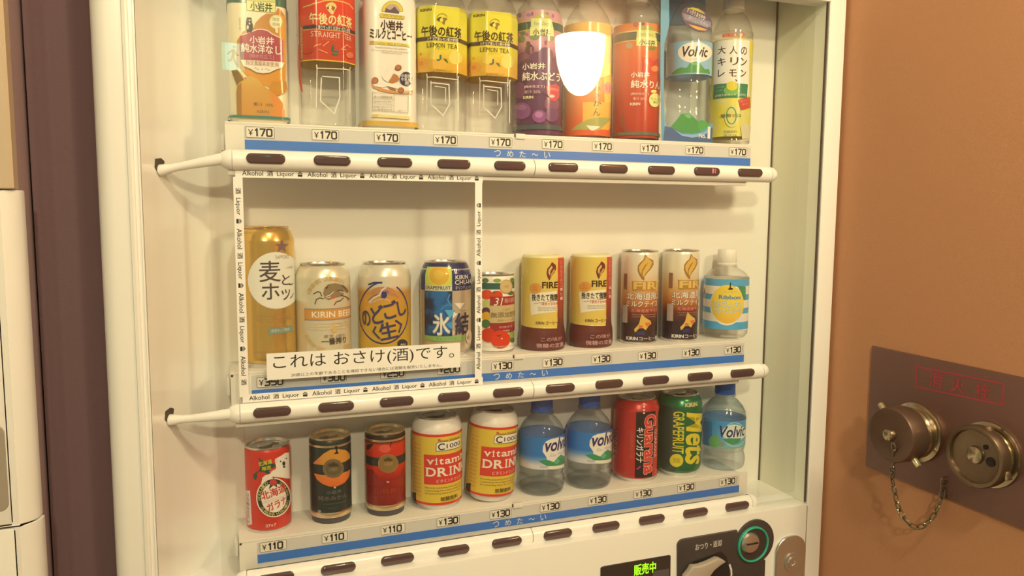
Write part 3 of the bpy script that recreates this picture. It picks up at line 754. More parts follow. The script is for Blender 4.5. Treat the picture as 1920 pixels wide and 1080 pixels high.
x = .2223
t = can('cocktail_can', 'blue and silver can with a yellow fruit on top', None, x, S2, .0331, .1225, mat('d6be8c', .25, metal=.45), tab=75)
W = WrapPrint((x, Y0, S2), .0331).view(780, 470, 5.4)
W.band(300, 120, 408, '2e3052'); W.band(230, 130, 408, ramp_mat([(0, 'd8dc98'), (.25, 'c8cc48'), (1, 'c6d048')], .085, .112), 94, 364)
W.ell(235, 250, 112, 108, 'e4c848'); W.ell(235, 250, 100, 98, 'dcaa30'); W.ell(230, 245, 50, 48, 'e0b440')
W.band(230, 350, 408, 'd4cc98', 94, 364); W.text('GRAPEFRUIT', 97, 358, 352, 396, '3c3828', bold=.03)
W.band(230, 412, 866, noise_mat('2f6f9c', '22304c', 55, .3, .3), 90, 367)
W.poly([(290, 600), (400, 598), (345, 690)], '58a4c8'); W.poly([(345, 722), (365, 722), (366, 790), (340, 780), (300, 745)], '4890bc'); W.poly([(385, 530), (490, 528), (440, 595)], 'e4d0a4'); W.poly([(366, 690), (420, 640), (380, 620)], 'e8d8ac'); W.poly([(366, 800), (420, 840), (366, 860)], 'cdb284'); W.poly([(440, 600), (500, 540), (520, 600)], 'c4a878')
W.stroke([(340, 440), (320, 500), (355, 560)], 12, '4a8cb4'); W.stroke([(250, 600), (290, 560), (330, 550)], 10, '3f86b0')
W.text('氷', 175, 635, 342, 855, 'c8b894', bold=.045); W.text('氷', 178, 638, 338, 850, 'ece0c0', bold=.012); W.text('結', 397, 632, 524, 846, '3c3440', bold=.04)
W.band(300, 866, 916, '8cac54', 92, 492); W.text('グレープフルーツ', 205, 876, 470, 906, '5a7838')
W.ell(527, 870, 28, 70, 'd4bc8c'); W.text('6', 510, 850, 530, 895, '5c4c48')
W.text('KIRIN', 396, 246, 516, 288, 'e8d8b0', bold=.03); W.text('CHU-HI', 390, 295, 545, 340, 'e4d4ac', bold=.02); W.text('キリンチューハイ', 396, 352, 545, 390, 'd8c8a0')
W.build('label', t)

x = .2895
t = can('juice_can', 'short vegetable juice can printed with red tomatoes', None, x, S2, .0264, .1046, mat('ecdcb0', .35), neck=False, tab=70)
W = WrapPrint((x, Y0, S2), .0264).view(890, 490, 5.689)
for c_, q in (('5c7c38', (115, 205, 35, 26)), ('88a040', (240, 205, 42, 22)), ('5c7c38', (400, 200, 25, 25))): W.ell(*q, c_)
W.band(250, 232, 300, '2c5c4c'); W.ell(130, 355, 62, 52, 'd84a24'); W.ell(235, 360, 62, 48, 'd04020'); W.ell(205, 332, 14, 10, '446030'); W.ell(380, 335, 30, 25, '446a3c'); W.ell(425, 350, 18, 35, 'd04a2c')
W.ell(125, 455, 38, 50, 'c0bc60'); W.ell(122, 530, 44, 40, '5c3440'); W.ell(125, 585, 45, 48, 'd8a028'); W.ell(120, 665, 48, 45, '4a6a34'); W.ell(400, 800, 40, 55, '8ca040'); W.ell(400, 840, 30, 25, '4c7038')
W.ell(332, 268, 66, 74, 'b89450'); W.ell(332, 268, 58, 66, 'cdae6c'); W.text('小岩井', 305, 255, 360, 280, '8a6c38')
W.band(290, 375, 470, '9c3428', 166, 422); W.band(290, 470, 655, 'c4aa6c', 164, 420); W.band(290, 655, 762, '92302a', 166, 418)
W.text('31', 205, 388, 300, 470, 'ece0bc', bold=.01, shear=.25); W.text('種の野菜', 312, 390, 415, 440, 'd8a080'); W.text('小岩井', 280, 500, 375, 530, '948050'); W.text('無添加野菜', 172, 540, 418, 600, '7a6a40', bold=.02); W.text('国産トマト使用', 245, 615, 410, 638, '948050')
W.text('砂糖食塩', 258, 685, 390, 710, 'd89c80'); W.text('無添加', 297, 728, 362, 748, 'e8d0b0')
W.ell(150, 785, 76, 76, 'c8381c'); W.ell(272, 830, 98, 96, 'd23a1c'); W.poly([(232, 775), (255, 790), (285, 775), (270, 800), (240, 800)], '3c5030'); W.ell(285, 822, 8, 6, 'f0d8b0')
lines(W, 100, 400, (908,), .003, 'c8b48c')
W.build('label', t)

# shaped coffee cups with a yellow sleeve
def coffee_cup(x, label):
    t = thing('coffee_bottle', label, 'bottle', (x, Y0, S2), (0, 0, 0), 'yellow coffee bottles')
    pr = [(0, 0), (.0290, 0), (.0308, .0015), (.0318, .006), (.0318, .0180), (.0310, .0250), (.0296, .0320), (.0291, .042), (.0288, .1215), (.0284, .1250), (.0283, .1252)]
    finish('body', lathe(pr, n=72), ramp_mat([(0, '5e2c26'), (.27, '642e26'), (.40, '8c3424'), (.75, 'c04024'), (1, 'c84428')], 0, .129, rough=.3), t)
    finish('lid', lathe([(.02835, .1250), (.0278, .1270), (.0262, .1284), (.0240, .1289), (.0228, .1276), (0, .1276)], n=72), mat('e8d490', .3), t)
    rf = lambda v: .0318 if v < .018 else (.0318 - (v - .018) * .0022 / .014 if v < .032 else (.0293 - (v - .032) * .00005 / .01 if v < .1215 else .0288 - max(0, (v - .1215)) ** 1.6 * 2.2))
    return t, rf
x = .3596
t, rf = coffee_cup(x, 'yellow coffee bottle with flared maroon foot, beside the tomato can')
W = WrapPrint((x, Y0, S2), .0293, rf=rf, base=.0003).view(960, 460, 5.145)
YEL = 'dcba50'
a0 = -PI * .0293 * .92; a1 = W.uv(*W.px(437, 500))[0]; v1 = .1252
edge = [(a0, .0335), (a1 - .001, .0305), (a1, .034)] + [(a1 + (.0006 if i % 2 else 0), .034 + i * .0075) for i in range(12)] + [(a1 + .0006, v1), (a0, v1)]
W.poly_uv(edge, YEL)
W.poly([(172, 470), (300, 452), (432, 440), (430, 640), (300, 652), (185, 672)], 'eadaa8')
W.ell(228, 415, 58, 52, 'd8923c'); W.text('香り', 205, 390, 252, 412, 'b8742c'); W.text('新鮮', 205, 418, 252, 440, 'b8742c')
FL = [(385, 160), (420, 190), (424, 225), (410, 260), (385, 290), (360, 340), (342, 310), (332, 270), (340, 225), (365, 195)]
W.poly(FL, '6a3024'); W.poly([(382, 195), (390, 215), (370, 245), (362, 290), (350, 270), (352, 235)], 'dcae54'); W.poly([(405, 225), (412, 245), (380, 290), (366, 318), (372, 280)], 'c89448')
W.text('FIRE', 290, 352, 437, 415, '3c2c1c', bold=.06)
W.text('挽きたて微糖', 195, 470, 437, 535, '2e2418', bold=.03); W.stroke([(215, 560), (330, 545), (432, 530)], 3, '8a6c48'); W.text('1番挽き豆使用', 280, 550, 434, 578, 'c8583c')
lines(W, 250, 432, (598, 612, 628), .0018, '5c4830'); W.text('KIRIN コーヒー', 232, 733, 434, 762, '4c3820', bold=.02)
W.text('この味が', 280, 885, 474, 926, 'cfa088'); W.text('微糖の定番', 236, 945, 488, 988, 'cfa088', bold=.01)
for i, ch in enumerate('ひきたてのコーヒー'): W.text(ch, 456, 150 + i * 43, 480, 182 + i * 43, 'e0a088')
W.build('label', t, vcuts=[.018, .0215, .025, .0285, .032, .034, .122, .1228])
c2 = copy_tree(t); c2.location.x = .4330; c2['label'] = 'yellow coffee bottle with flared maroon foot, beside the slim coffee cans'

x = .5107
t = can('coffee_can', 'slim coffee can in cream and dark brown, full flame emblem showing', 'slim coffee cans', x, S2, .0265, .1330, ramp_mat([(0, '40302c'), (.22, '44302a'), (.34, '7c3e28'), (.45, 'c87c38'), (.60, 'dcae60'), (.78, 'e6d09a'), (1, 'ead8a8')], 0, .133, rough=.28, metal=.2), neck=False, tab=80)
W = WrapPrint((x, Y0, S2), .0265).view(1155, 455, 5.4)
W.poly([(297, 118), (318, 150), (350, 165), (378, 180), (380, 220), (355, 265), (315, 310), (290, 345), (285, 388), (262, 372), (235, 330), (218, 285), (220, 235), (245, 200), (275, 175)], '9a7030')
W.poly([(300, 140), (345, 175), (368, 195), (345, 255), (300, 310), (282, 350), (268, 330), (272, 290), (300, 240), (330, 200), (290, 230), (262, 280), (258, 325), (238, 290), (232, 245), (260, 205), (290, 175)], 'd8a848')
W.poly([(160, 388), (402, 388), (402, 486), (165, 486)], 'a87c3c'); W.text('FIRE', 176, 398, 440, 474, 'dcb050', bold=.07)
W.stroke([(175, 492), (300, 488), (410, 486)], 6, 'e08a3c')
otext(W, '北海道限定', 110, 508, 432, 580, 'f0e0bc', '6a2c20', bold=.02); otext(W, 'ミルクテイスト', 106, 592, 432, 650, 'f0e0bc', '6a2c20', bold=.02)
W.text('北海道産牛乳使用', 152, 672, 420, 706, 'e87c60', bold=.02); lines(W, 165, 395, (730, 752), .0016, 'c8a888')
W.poly([(262, 720), (290, 755), (345, 790), (355, 820), (325, 845), (300, 885), (265, 860), (230, 870), (205, 900), (190, 905), (185, 875), (215, 845), (235, 815), (245, 770)], 'd8aa48'); W.poly([(290, 810), (340, 805), (345, 830), (305, 850)], 'dc6c38'); W.poly([(235, 835), (275, 840), (262, 870), (232, 862)], 'd07038')
W.poly([(205, 905), (280, 885), (290, 935), (205, 935)], '3c3850')
W.text('KIRIN', 108, 952, 220, 986, 'ecdcb8', bold=.05); W.text('コーヒー飲料', 232, 948, 425, 990, 'ecdcb8', bold=.01)
W.poly_uv([(-.040, .030), (-.030, .030), (-.030, .055), (-.040, .055)], 'b8a080'); W.poly_uv([(-.038, .078), (-.032, .078), (-.032, .100), (-.038, .100)], '8a5a40')
W.build('label', t)
c2 = copy_tree(t); c2.location.x = .5793; c2.rotation_euler = (0, 0, math.radians(13)); c2['label'] = 'slim coffee can in cream and dark brown, beside the white-capped bottle'

x = .6604
pr = catmull([(.0, .0010), (.020, .0005), (.0285, .0015), (.0322, .0075), (.0330, .0140), (.0330, .0850), (.0322, .0900), (.0262, .0985), (.0165, .1045), (.0132, .1080), (.0128, .117)], 4)
t = bottle('juice_bottle', 'small clear bottle with white cap and blue striped label', None, x, S2, pr, CLEAR, cap=(.0142, .1085, .1325), capm=mat('f2e4c0', .35))
W = WrapPrint((x, Y0, S2), .0331).view(1305, 450, 5.4)
TE = '56a0b8'
W.band(300, 400, 905, 'eadfbe'); W.band(300, 398, 470, TE); W.band(300, 555, 612, TE); W.band(300, 692, 748, TE); W.band(300, 832, 908, TE)
W.ell(312, 660, 168, 205, 'ecdcae'); W.ell(318, 650, 165, 196, ramp_mat([(0, 'e4a838'), (.5, 'ecc844'), (1, 'ecc438')], .02, .085)); W.poly([(415, 462), (500, 470), (500, 600), (485, 605), (455, 530)], '4c8c50')
W.stroke([(350, 435), (345, 480)], 12, '3c3428'); W.poly([(322, 496), (348, 478), (378, 492), (365, 504), (330, 504)], '3c3428')
W.text('すっきり', 280, 516, 408, 538, 'a8b888'); W.text('Ribbon', 232, 560, 448, 602, '3f86a4', bold=.05)
otext(W, 'まるごとレモン', 180, 622, 458, 680, 'd4e4d8', '6aa8b4', bold=.02); otext(W, 'グレープフルーツ', 190, 690, 458, 745, 'd4e4d8', '6aa8b4', bold=.02)
W.text('果汁入り', 395, 785, 460, 815, 'd8dcb0'); W.ell(75, 515, 16, 26, 'c84838'); lines(W, 250, 400, (975,), .004, 'd8d4c0')
W.build('label', t)

# ======================= bottom row
x = -.0045
t = can('soda_can', 'small red can with a white bear and round emblem', None, x, S3, .0266, .1046, mat('cc3a28', .3, metal=.1), neck=False, tab=120)
W = WrapPrint((x, Y0, S3), .0266).view(445, 810, 5.4)
W.poly([(78, 590), (130, 592), (150, 935), (105, 940)], 'e0c8a8'); W.text('内容量原材料名', 95, 620, 125, 920, '7a5a48', rot=-90)
W.poly([(215, 250), (245, 285), (330, 300), (395, 335), (350, 370), (325, 385), (320, 430), (270, 405), (215, 400), (195, 425), (205, 450), (185, 490), (168, 470), (160, 435), (185, 410), (225, 385), (235, 340)], '30523c')
W.text('北海道', 215, 290, 345, 335, 'd8c030', rot=10, bold=.03); W.text('限定', 255, 345, 340, 385, 'd8c030', rot=10, bold=.03)
W.poly([(380, 275), (400, 262), (440, 240), (480, 212), (520, 205), (530, 470), (500, 470), (440, 460), (360, 450), (300, 500), (255, 545), (243, 520), (255, 460), (285, 435), (330, 425), (345, 400), (395, 365), (382, 310)], 'ecdcbc')
W.ell(395, 295, 16, 22, 'e0ccaa'); W.ell(436, 297, 7, 9, '3c3028'); W.ell(492, 268, 6, 8, '3c3028'); W.ell(467, 318, 15, 22, '3a2c28'); W.ell(470, 352, 13, 10, '5a4444'); W.stroke([(325, 400), (355, 385), (390, 378)], 4, 'b8a484')
W.ell(366, 662, 172, 200, 'ece0c0'); W.ell(366, 662, 161, 188, '33382a'); W.ell(368, 664, 124, 148, 'ecdcbc')
W.arc_text('HOKKAIDO', 366, 662, 142, 168, 190, 115, 34, 'c8b060', bold=.02); W.arc_text('GUARANA', 366, 662, 142, 168, 65, 5, 34, 'c8b060', bold=.02); W.arc_text('GUARANA HOKKAIDO', 366, 662, 142, 168, 215, 350, 34, 'c8b060', inside=True, bold=.02)
W.poly([(308, 480), (345, 500), (365, 455), (385, 500), (420, 478), (398, 520), (400, 562), (366, 535), (318, 578), (330, 530)], '3c5034'); W.ell(362, 508, 36, 32, 'c04438')
W.text('北海道', 250, 565, 488, 650, 'c83c2c', rot=12, bold=.035); W.text('ガラナ', 305, 685, 500, 765, 'c83c2c', rot=15, bold=.035); W.stroke([(255, 705), (370, 670), (480, 640)], 4, 'd8a898'); W.stroke([(258, 718), (370, 685), (482, 655)], 4, 'd8a898')
W.text('コアップ', 288, 925, 388, 958, 'ece0d0', bold=.05)
W.build('label', t)

def ringed(x, label, body, z):
    t = can('juice_can', label, None, x, S3, .0258, .1085, body, GOLD, neck=False, base=GOLD, tab=-60, foot=.0075)
    finish('stand', lathe([(0, 0), (.0236, 0), (.0240, .001), (.0240, .0078), (0, .0078)], n=48), mat('4a4440', .35), t)
    finish('rim_band', lathe([(.0246, .1085 - .0075), (.0260, .1085 - .0085), (.0259, .1085 - .0110)], n=56), GOLD, t)
    finish('foot_band', lathe([(.0256, .0095), (.0261, .0105), (.0261, .0140), (.0257, .0150)], n=56), GOLD, t)
    return t
x = .0708
t = ringed(x, 'dark green juice can with an orange fruit print and gold rims', mat('343a2e', .3, metal=.2), 0)
W = WrapPrint((x, Y0, S3), .0258).view(570, 790, 5.4)
W.poly([(92, 425), (135, 385), (200, 325), (265, 288), (340, 278), (420, 290), (462, 330), (465, 370), (420, 405), (300, 440), (160, 440)], 'cf8c34'); W.poly([(100, 525), (300, 540), (466, 485), (455, 560), (410, 620), (340, 655), (270, 662), (190, 635), (130, 585)], ramp_mat([(0, 'd86428'), (1, 'dc7c34')], .045, .065))
W.poly([(310, 250), (340, 250), (338, 300), (352, 325), (300, 332), (325, 305)], '2c3026'); W.band(300, 437, 525, '2e332a')
W.poly([(92, 425), (130, 390), (180, 380), (170, 435)], 'd88038')
W.ell(296, 476, 104, 98, '8a7244'); W.ell(296, 476, 96, 90, '6a5838'); W.ring(296, 476, 84, 78, 4, '94804e'); W.poly([(245, 440), (300, 415), (350, 440), (345, 455), (250, 455)], '4a3c28'); W.text('小岩井', 255, 468, 335, 505, 'a08c58'); W.ell(312, 668, 12, 10, 'c8b490')
W.text('小岩井', 230, 695, 375, 735, '7c7a68'); W.text('純水みかん', 148, 752, 430, 800, '86705c'); lines(W, 200, 410, (832,), .002, '6c7468'); W.text('純水仕立て', 245, 862, 345, 890, '55604e'); W.text('果汁', 380, 880, 440, 905, 'a85840'); W.ell(160, 908, 18, 14, '7c8478')
W.build('label', t)
x = .1406
t = ringed(x, 'red and black juice can with a round gold seal and gold rims', ramp_mat([(0, '84281e'), (.45, '9c2c20'), (.56, 'cc3820'), (.86, 'd03c24'), (.90, '3c2a20'), (1, '3c2a20')], 0, .1085, rough=.3, metal=.2), 0)
W = WrapPrint((x, Y0, S3), .0258).view(675, 780, 5.4)
W.poly([(70, 290), (140, 275), (130, 300), (90, 340), (66, 340)], '34301f'); W.band(280, 422, 508, '30362c'); W.poly([(70, 530), (130, 540), (200, 640), (285, 665), (280, 700), (70, 700)], '8c2a20'); W.poly([(440, 520), (400, 610), (290, 665), (285, 700), (440, 700)], '962c20')
W.ell(250, 330, 60, 42, 'd8583c'); W.stroke([(320, 262), (308, 290), (305, 315)], 7, '4a2c18')
W.ell(285, 480, 102, 94, '9a783e'); W.ell(285, 480, 94, 86, '8a6a38'); W.poly([(240, 440), (285, 415), (330, 440), (325, 455), (245, 455)], '5c4424'); W.text('小岩井', 240, 465, 330, 505, 'b8965a'); W.ell(282, 667, 14, 8, 'd8a080')
W.text('小岩井', 150, 735, 365, 785, 'b0502c'); W.text('純水りんご', 150, 800, 400, 840, 'a84430'); W.text('果汁', 370, 865, 420, 890, 'c86850')
W.build('label', t)

x = .2096
def vit(x, label, tilt=None, dx=0, dz=0):
    return can('soda_can', label, 'red and yellow vitamin drink cans', x, S3 + dz, .0331, .1225, mat('e8d6b4', .32), tab=-50, tilt=tilt)
t = vit(x, 'yellow and red fizzy drink can standing upright, square red panel')
W = WrapPrint((x, Y0, S3), .0331).view(760, 750, 4.908)
VR = 'd2402c'
W.band(320, 318, 968, VR); W.band(320, 342, 946, 'dcb83c'); W.poly_uv([(-.060, W.uv(*W.px(320, 946))[1]), (-.0305, W.uv(*W.px(320, 946))[1]), (-.0305, W.uv(*W.px(320, 342))[1]), (-.060, W.uv(*W.px(320, 342))[1])], 'd8ae48')
for i in range(14): W.text_uv('成分表示 エネルギー', -.0375, .020 + i * .0052, .013, .0024, '8a6c38', up=False)
W.up(); W.poly([(62, 850), (100, 850), (102, 935), (75, 920)], '3c3028')
W.band(380, 498, 770, VR, 172, 522)
slab_text(W, 'vitamin', 200, 528, 521, 590, 'f4e6c4', bold=.035); slab_text(W, 'DRINK', 193, 618, 521, 700, 'f4e6c4', bold=.045)
W.text('ビタミンドリンク', 288, 720, 500, 752, 'ecc8a8')
W.text('House Wellness', 300, 355, 495, 378, '8a5a28', shear=.2); W.ell(312, 366, 12, 10, 'd05030')
u0 = W.uv(*W.px(283, 430))[0]; u1 = W.uv(*W.px(503, 400))[0]; va = W.uv(*W.px(390, 462))[1]; vb = W.uv(*W.px(390, 378))[1]
W.poly_uv([(u0, va), (u1, va), (u1, vb), (u0 + .002, vb), (u0, vb - .003)], '3a3024'); W.poly_uv([(u0 + .0005, va + .0005), (u1 - .0005, va + .0005), (u1 - .0005, vb - .0005), (u0 + .0022, vb - .0005), (u0 + .0005, vb - .0032)], 'f2e4c4')
W.text('C', 300, 398, 362, 462, '2c2420', bold=.03); W.text('1000', 378, 392, 497, 432, '2c2420', bold=.01); lines(W, 372, 500, (450,), .0018, '6a5840')
lines(W, 182, 495, (806, 832, 858), .0026, '6a5030', txt='Not only quenching thirst after perspiration but')
W.text('炭酸飲料', 322, 880, 476, 920, '4a3c24', bold=.02)
W.build('label', t)
c2 = copy_tree(t); c2.location = (.2830, Y0, S3 + .0014); c2.rotation_euler = (0, math.radians(3.6), 0); c2['label'] = 'yellow and red fizzy drink can leaning right towards the water bottle'

pr = catmull([(.0, .0040), (.016, .0030), (.0275, .0005), (.0312, .0035), (.0325, .0110), (.0322, .0180), (.0306, .0240), (.0300, .0290), (.0318, .0340), (.0320, .0770), (.0318, .0800), (.0305, .0870), (.0262, .0960), (.0190, .1040), (.0140, .1085), (.0132, .112), (.0128, .118)], 4)
BCAP = mat('4468a0', .35)
def water(x, label, group, z=S3): return bottle('water_bottle', label, group, x, z, pr, CLEARB, cap=(.0153, .1130, .1310), capm=BCAP)
x = .3603
t = water(x, 'small blue-capped water bottle beside the leaning yellow can', 'small blue-capped water bottles')
finish('base_refraction', lathe([(0, .0046), (.016, .0036), (.026, .0014), (.030, .0040), (.0308, .0085)], n=56), clear_mat((.74, .74, .74), .03, .7), t)  # dark clear shell added to stand in for refraction in the base
W = WrapPrint((x, Y0, S3), .0324).view(960, 730, 5.145)
W.band(300, 470, 775, ramp_mat([(0, 'd8ceb0'), (.24, 'd4cab0'), (.42, '6c96a8'), (.55, '2f74a4'), (1, '3474a0')], .034, .077)); 
W.poly([(330, 500), (380, 478), (450, 462), (525, 450), (528, 740), (450, 765), (360, 772), (330, 650), (295, 600), (300, 545)], 'e8e0c4')
W.poly([(255, 690), (300, 680), (345, 680), (400, 700), (440, 655), (470, 630), (515, 650), (522, 705), (440, 735), (340, 740), (300, 720)], '3c8c54'); W.poly([(400, 700), (440, 660), (460, 690), (430, 725)], '5ca870')
W.text('volvic', 318, 465, 560, 590, NAVY, bold=.05, shear=.25); W.text('Eau Minérale', 365, 605, 535, 635, 'a8a8b0', shear=.3); W.text('Volcanic', 270, 735, 345, 757, '8a8a80')
W.build('label', t)
c2 = copy_tree(t); c2.location.x = .4340; c2['label'] = 'small blue-capped water bottle beside the red and black can'; c2.rotation_euler = (0, 0, math.radians(-5))

x = .5108
t = can('soda_can', 'red and black can with big red letters running down it', None, x, S3, .0331, .1225, mat('bc342a', .3, metal=.15), tab=150)
W = WrapPrint((x, Y0, S3), .0331).view(1140, 720, 5.543)
v0 = W.uv(*W.px(300, 985))[1]; v1 = W.uv(*W.px(300, 185))[1]; ub = W.uv(*W.px(286, 600))[0]
W.poly_uv([(ub, .0095), (.045, .0095), (.045, .1055), (ub, .1055)], '2c2622')
W.poly([(468, 172), (510, 165), (520, 300), (505, 950), (455, 950), (470, 700), (492, 300)], 'b8382c')
W.text('Guarana', 372, 312, 492, 935, 'e8b090', rot=-90, bold=.11); W.text('Guarana', 376, 316, 488, 930, 'd0402c', rot=-90, bold=.06)
W.text('キリンガラナ', 296, 455, 368, 815, 'ecdcc0', rot=-90, bold=.03)
for yy in (205, 238, 270, 302): W.ell(373, yy, 11, 8, 'e4d4b0')
W.poly([(288, 885), (330, 850), (345, 855), (310, 888)], 'a04858'); W.text('KIRIN', 48, 475, 100, 750, '94705c', rot=-90, bold=.05); W.text('CARBONATED', 232, 490, 268, 780, 'c86848', rot=-90); W.ring(205, 940, 28, 28, 6, 'b05840')
W.text('GUARANA', 474, 470, 500, 760, 'd8a890', rot=-90, bold=.02)
W.build('label', t)
x = .5842
t = can('soda_can', 'green soda can with yellow letters running down it', None, x, S3, .0331, .1225, mat('2f7040', .25, metal=.35), tab=-50)
W = WrapPrint((x, Y0, S3), .0331).view(1228, 715, 5.68)
W.poly_uv([(-.048, .0095), (-.0225, .0095), (-.0225, .1055), (-.048, .1055)], '3c4838')
MY = 'd8c034'
W.text('GRAPEFRUIT', 190, 322, 312, 768, MY, rot=-90, bold=.03); W.text('Mets', 326, 325, 498, 892, MY, rot=-90, bold=.055, shear=.25)
W.ell(230, 842, 72, 70, MY); W.text('無糖', 195, 815, 265, 870, 'b89c2c', bold=.03); W.text('KIRIN', 322, 228, 450, 272, 'd8c478', bold=.05); W.text('KIRIN', 345, 222, 452, 240, 'a0a860')
W.build('label', t)
x = .6649
t = water(x, 'small blue-capped water bottle at the right end, teal and green label', 'small blue-capped water bottles')
t['group'] = 'small blue-capped water bottles'
W = WrapPrint((x, Y0, S3), .0324).view(1305, 700, 5.4)
W.band(280, 485, 760, ramp_mat([(0, '70a870'), (.15, '7cb0a0'), (.45, '5c9cb0'), (1, '4c90ac')], .034, .072)); W.poly([(60, 470), (165, 490), (160, 740), (60, 705)], '3c7ca0')
W.ell(190, 690, 62, 60, '6ca45c'); W.ring(390, 620, 112, 120, 9, 'a4ccc8'); W.ell(385, 600, 120, 82, 'd8dcc4'); W.text('Volvic', 238, 535, 490, 650, '38345c', bold=.04, shear=.22); W.poly([(270, 665), (340, 655), (455, 655), (430, 705), (370, 720), (310, 700)], '4c9058'); W.ell(262, 715, 30, 22, '8a9070')
W.build('label', t)
pr2 = [(r * 1.0, z) for r, z in [(.0316, .0865), (.0264, .0962), (.0192, .1042)]]
finish('sleeve', lathe(pr2, n=56), clear_mat((.85, .93, .95), .10, .8), t)

# ======================= top row
def tall(name, label, group, x, mt, rho, R, cat='bottle', H=.205, foot=.0, shoulder=.150, caph=mat('efe0bc', .35)):
    pr = [(0, .003, 1), (R * .80, .002, 1), (R * .90, .0005, 1), (R * .985, .006, 1), (R, .012, 1)] + [(R, .02 + i * (shoulder - .02) / 6, 1) for i in range(7)]
    pr += [(R * .97, shoulder + .006, .9), (R * .86, shoulder + .017, .6), (R * .62, shoulder + .029, .2), (R * .45, shoulder + .036, 0), (.0128, shoulder + .040, 0), (.0126, H - .008, 0)]
    return bottle(name, label, group, x, S1, pr, mt, rho=rho, cap=(.0150, H - .017, H), capm=caph)
# pear juice
x = -.0035
t = tall('juice_bottle', 'square juice bottle printed with a big yellow pear', None, x, mat('ead89c', .3, coat=.4), rho_soft, .0328)
W = WrapPrint((x, Y0, S1), .0328, rho=rho_soft, base=.0004).view(420, 0, 9)
W.band(500, -300, 65, '44684c'); W.text('原材料名 果汁', 255, 300, 290, 520, 'b8a070', rot=-90)
W.poly([(380, 12), (870, 40), (862, 222), (385, 180)], '8a8438'); W.poly([(388, 18), (862, 46), (855, 214), (392, 174)], 'e4dc80')
W.poly([(400, -90), (860, -60), (862, 40), (390, 12)], 'd4cc70')
W.text('小岩井', 448, 42, 806, 190, '3c4420', bold=.04)
W.poly([(710, 230), (860, 232), (905, 130), (960, 180), (1015, 270), (1030, 420), (1035, 1080), (1030, 1400), (980, 1500), (900, 1540), (400, 1300), (220, 1080), (225, 690), (330, 530), (500, 470), (530, 390), (620, 290)], ramp_mat([(0, 'd89030'), (.45, 'c08034'), (1, 'b87838')], .07, .175))
W.poly([(930, 240), (1030, 300), (1035, 1100), (945, 1100)], 'dc9838')
W.ell(870, 370, 110, 118, 'e8dc98'); W.ring(870, 370, 100, 108, 5, 'b0a860'); W.text('限定', 815, 300, 935, 355, '8a8850'); W.text('出荷', 815, 385, 935, 440, '8a8850'); W.poly([(855, 475), (900, 478), (905, 560), (860, 552)], 'e4d898')
W.poly([(390, 295), (465, 300), (475, 380), (490, 430), (480, 570), (400, 570), (375, 470), (378, 380)], '3c3020'); W.ell(437, 345, 14, 14, 'd8c898'); W.ell(435, 400, 14, 18, 'cfc098'); W.ell(405, 465, 18, 36, 'd8c898'); W.ell(430, 555, 10, 10, 'd8c898')
W.poly([(290, 600), (400, 570), (480, 540), (560, 505), (640, 500), (730, 520), (800, 575), (920, 635), (985, 690), (990, 1050), (940, 1050), (290, 1010), (275, 800)], 'ac4a4a')
W.stroke([(300, 598), (400, 566)], 12, 'f0e2b8'); W.stroke([(480, 535), (560, 500), (640, 498), (730, 520), (800, 575), (920, 635)], 14, 'f0e2b8')
W.text('小岩井', 440, 620, 832, 745, 'f4e8c4', bold=.03); W.text('純水洋なし', 300, 755, 955, 905, 'f4e8c4', bold=.03); W.text('[純水仕立て]', 440, 920, 830, 1000, 'cf9890')
W.view(420, 110, 7.714)
W.poly([(250, 20), (800, 50), (860, 60), (830, 130), (740, 160), (650, 205), (560, 215), (470, 200), (390, 150), (290, 110)], 'f0e2b4'); W.text('指定農園果実使用', 325, 40, 775, 110, 'b08048', bold=.02); W.stroke([(300, 118), (390, 160), (470, 210), (560, 222), (650, 214), (740, 170), (830, 138)], 6, '8c7838'); W.text('〜・〜', 440, 135, 660, 175, 'c0a868')
W.poly([(690, 330), (880, 330), (900, 450), (820, 520), (740, 540), (640, 450)], 'c8882c')
W.poly([(125, 180), (200, 150), (310, 290), (380, 250), (480, 290), (560, 380), (640, 450), (760, 550), (830, 640), (860, 760), (858, 850), (205, 830), (195, 480), (210, 390)], ramp_mat([(0, 'cc8c3c'), (.5, 'd09a40'), (.8, 'd8b040'), (1, 'c89848')], .003, .075))
W.poly([(125, 180), (205, 160), (300, 310), (240, 345), (205, 390)], '8a6a38'); W.poly([(640, 450), (760, 550), (830, 640), (860, 760), (858, 850), (640, 845), (720, 720), (660, 560)], 'dc8a3c'); W.poly([(210, 400), (265, 350), (270, 830), (205, 830), (195, 480)], 'a87838')
W.ell(318, 288, 12, 14, 'b87058'); W.text('果汁 10%', 430, 640, 700, 695, '8a5c30'); W.text('KIRIN', 480, 750, 640, 790, '9a7848', bold=.04)
W.band(500, 828, 866, '4c7c64')
W.build('label', t)

RIDGE_GLINT = mat('f4e8c8', .12)  # pale gloss for highlights painted along the embossed ridges
def emboss_glints(W, q, hexa):
    W.stroke(q, 5, RIDGE_GLINT); W.stroke(hexa, 6, RIDGE_GLINT)
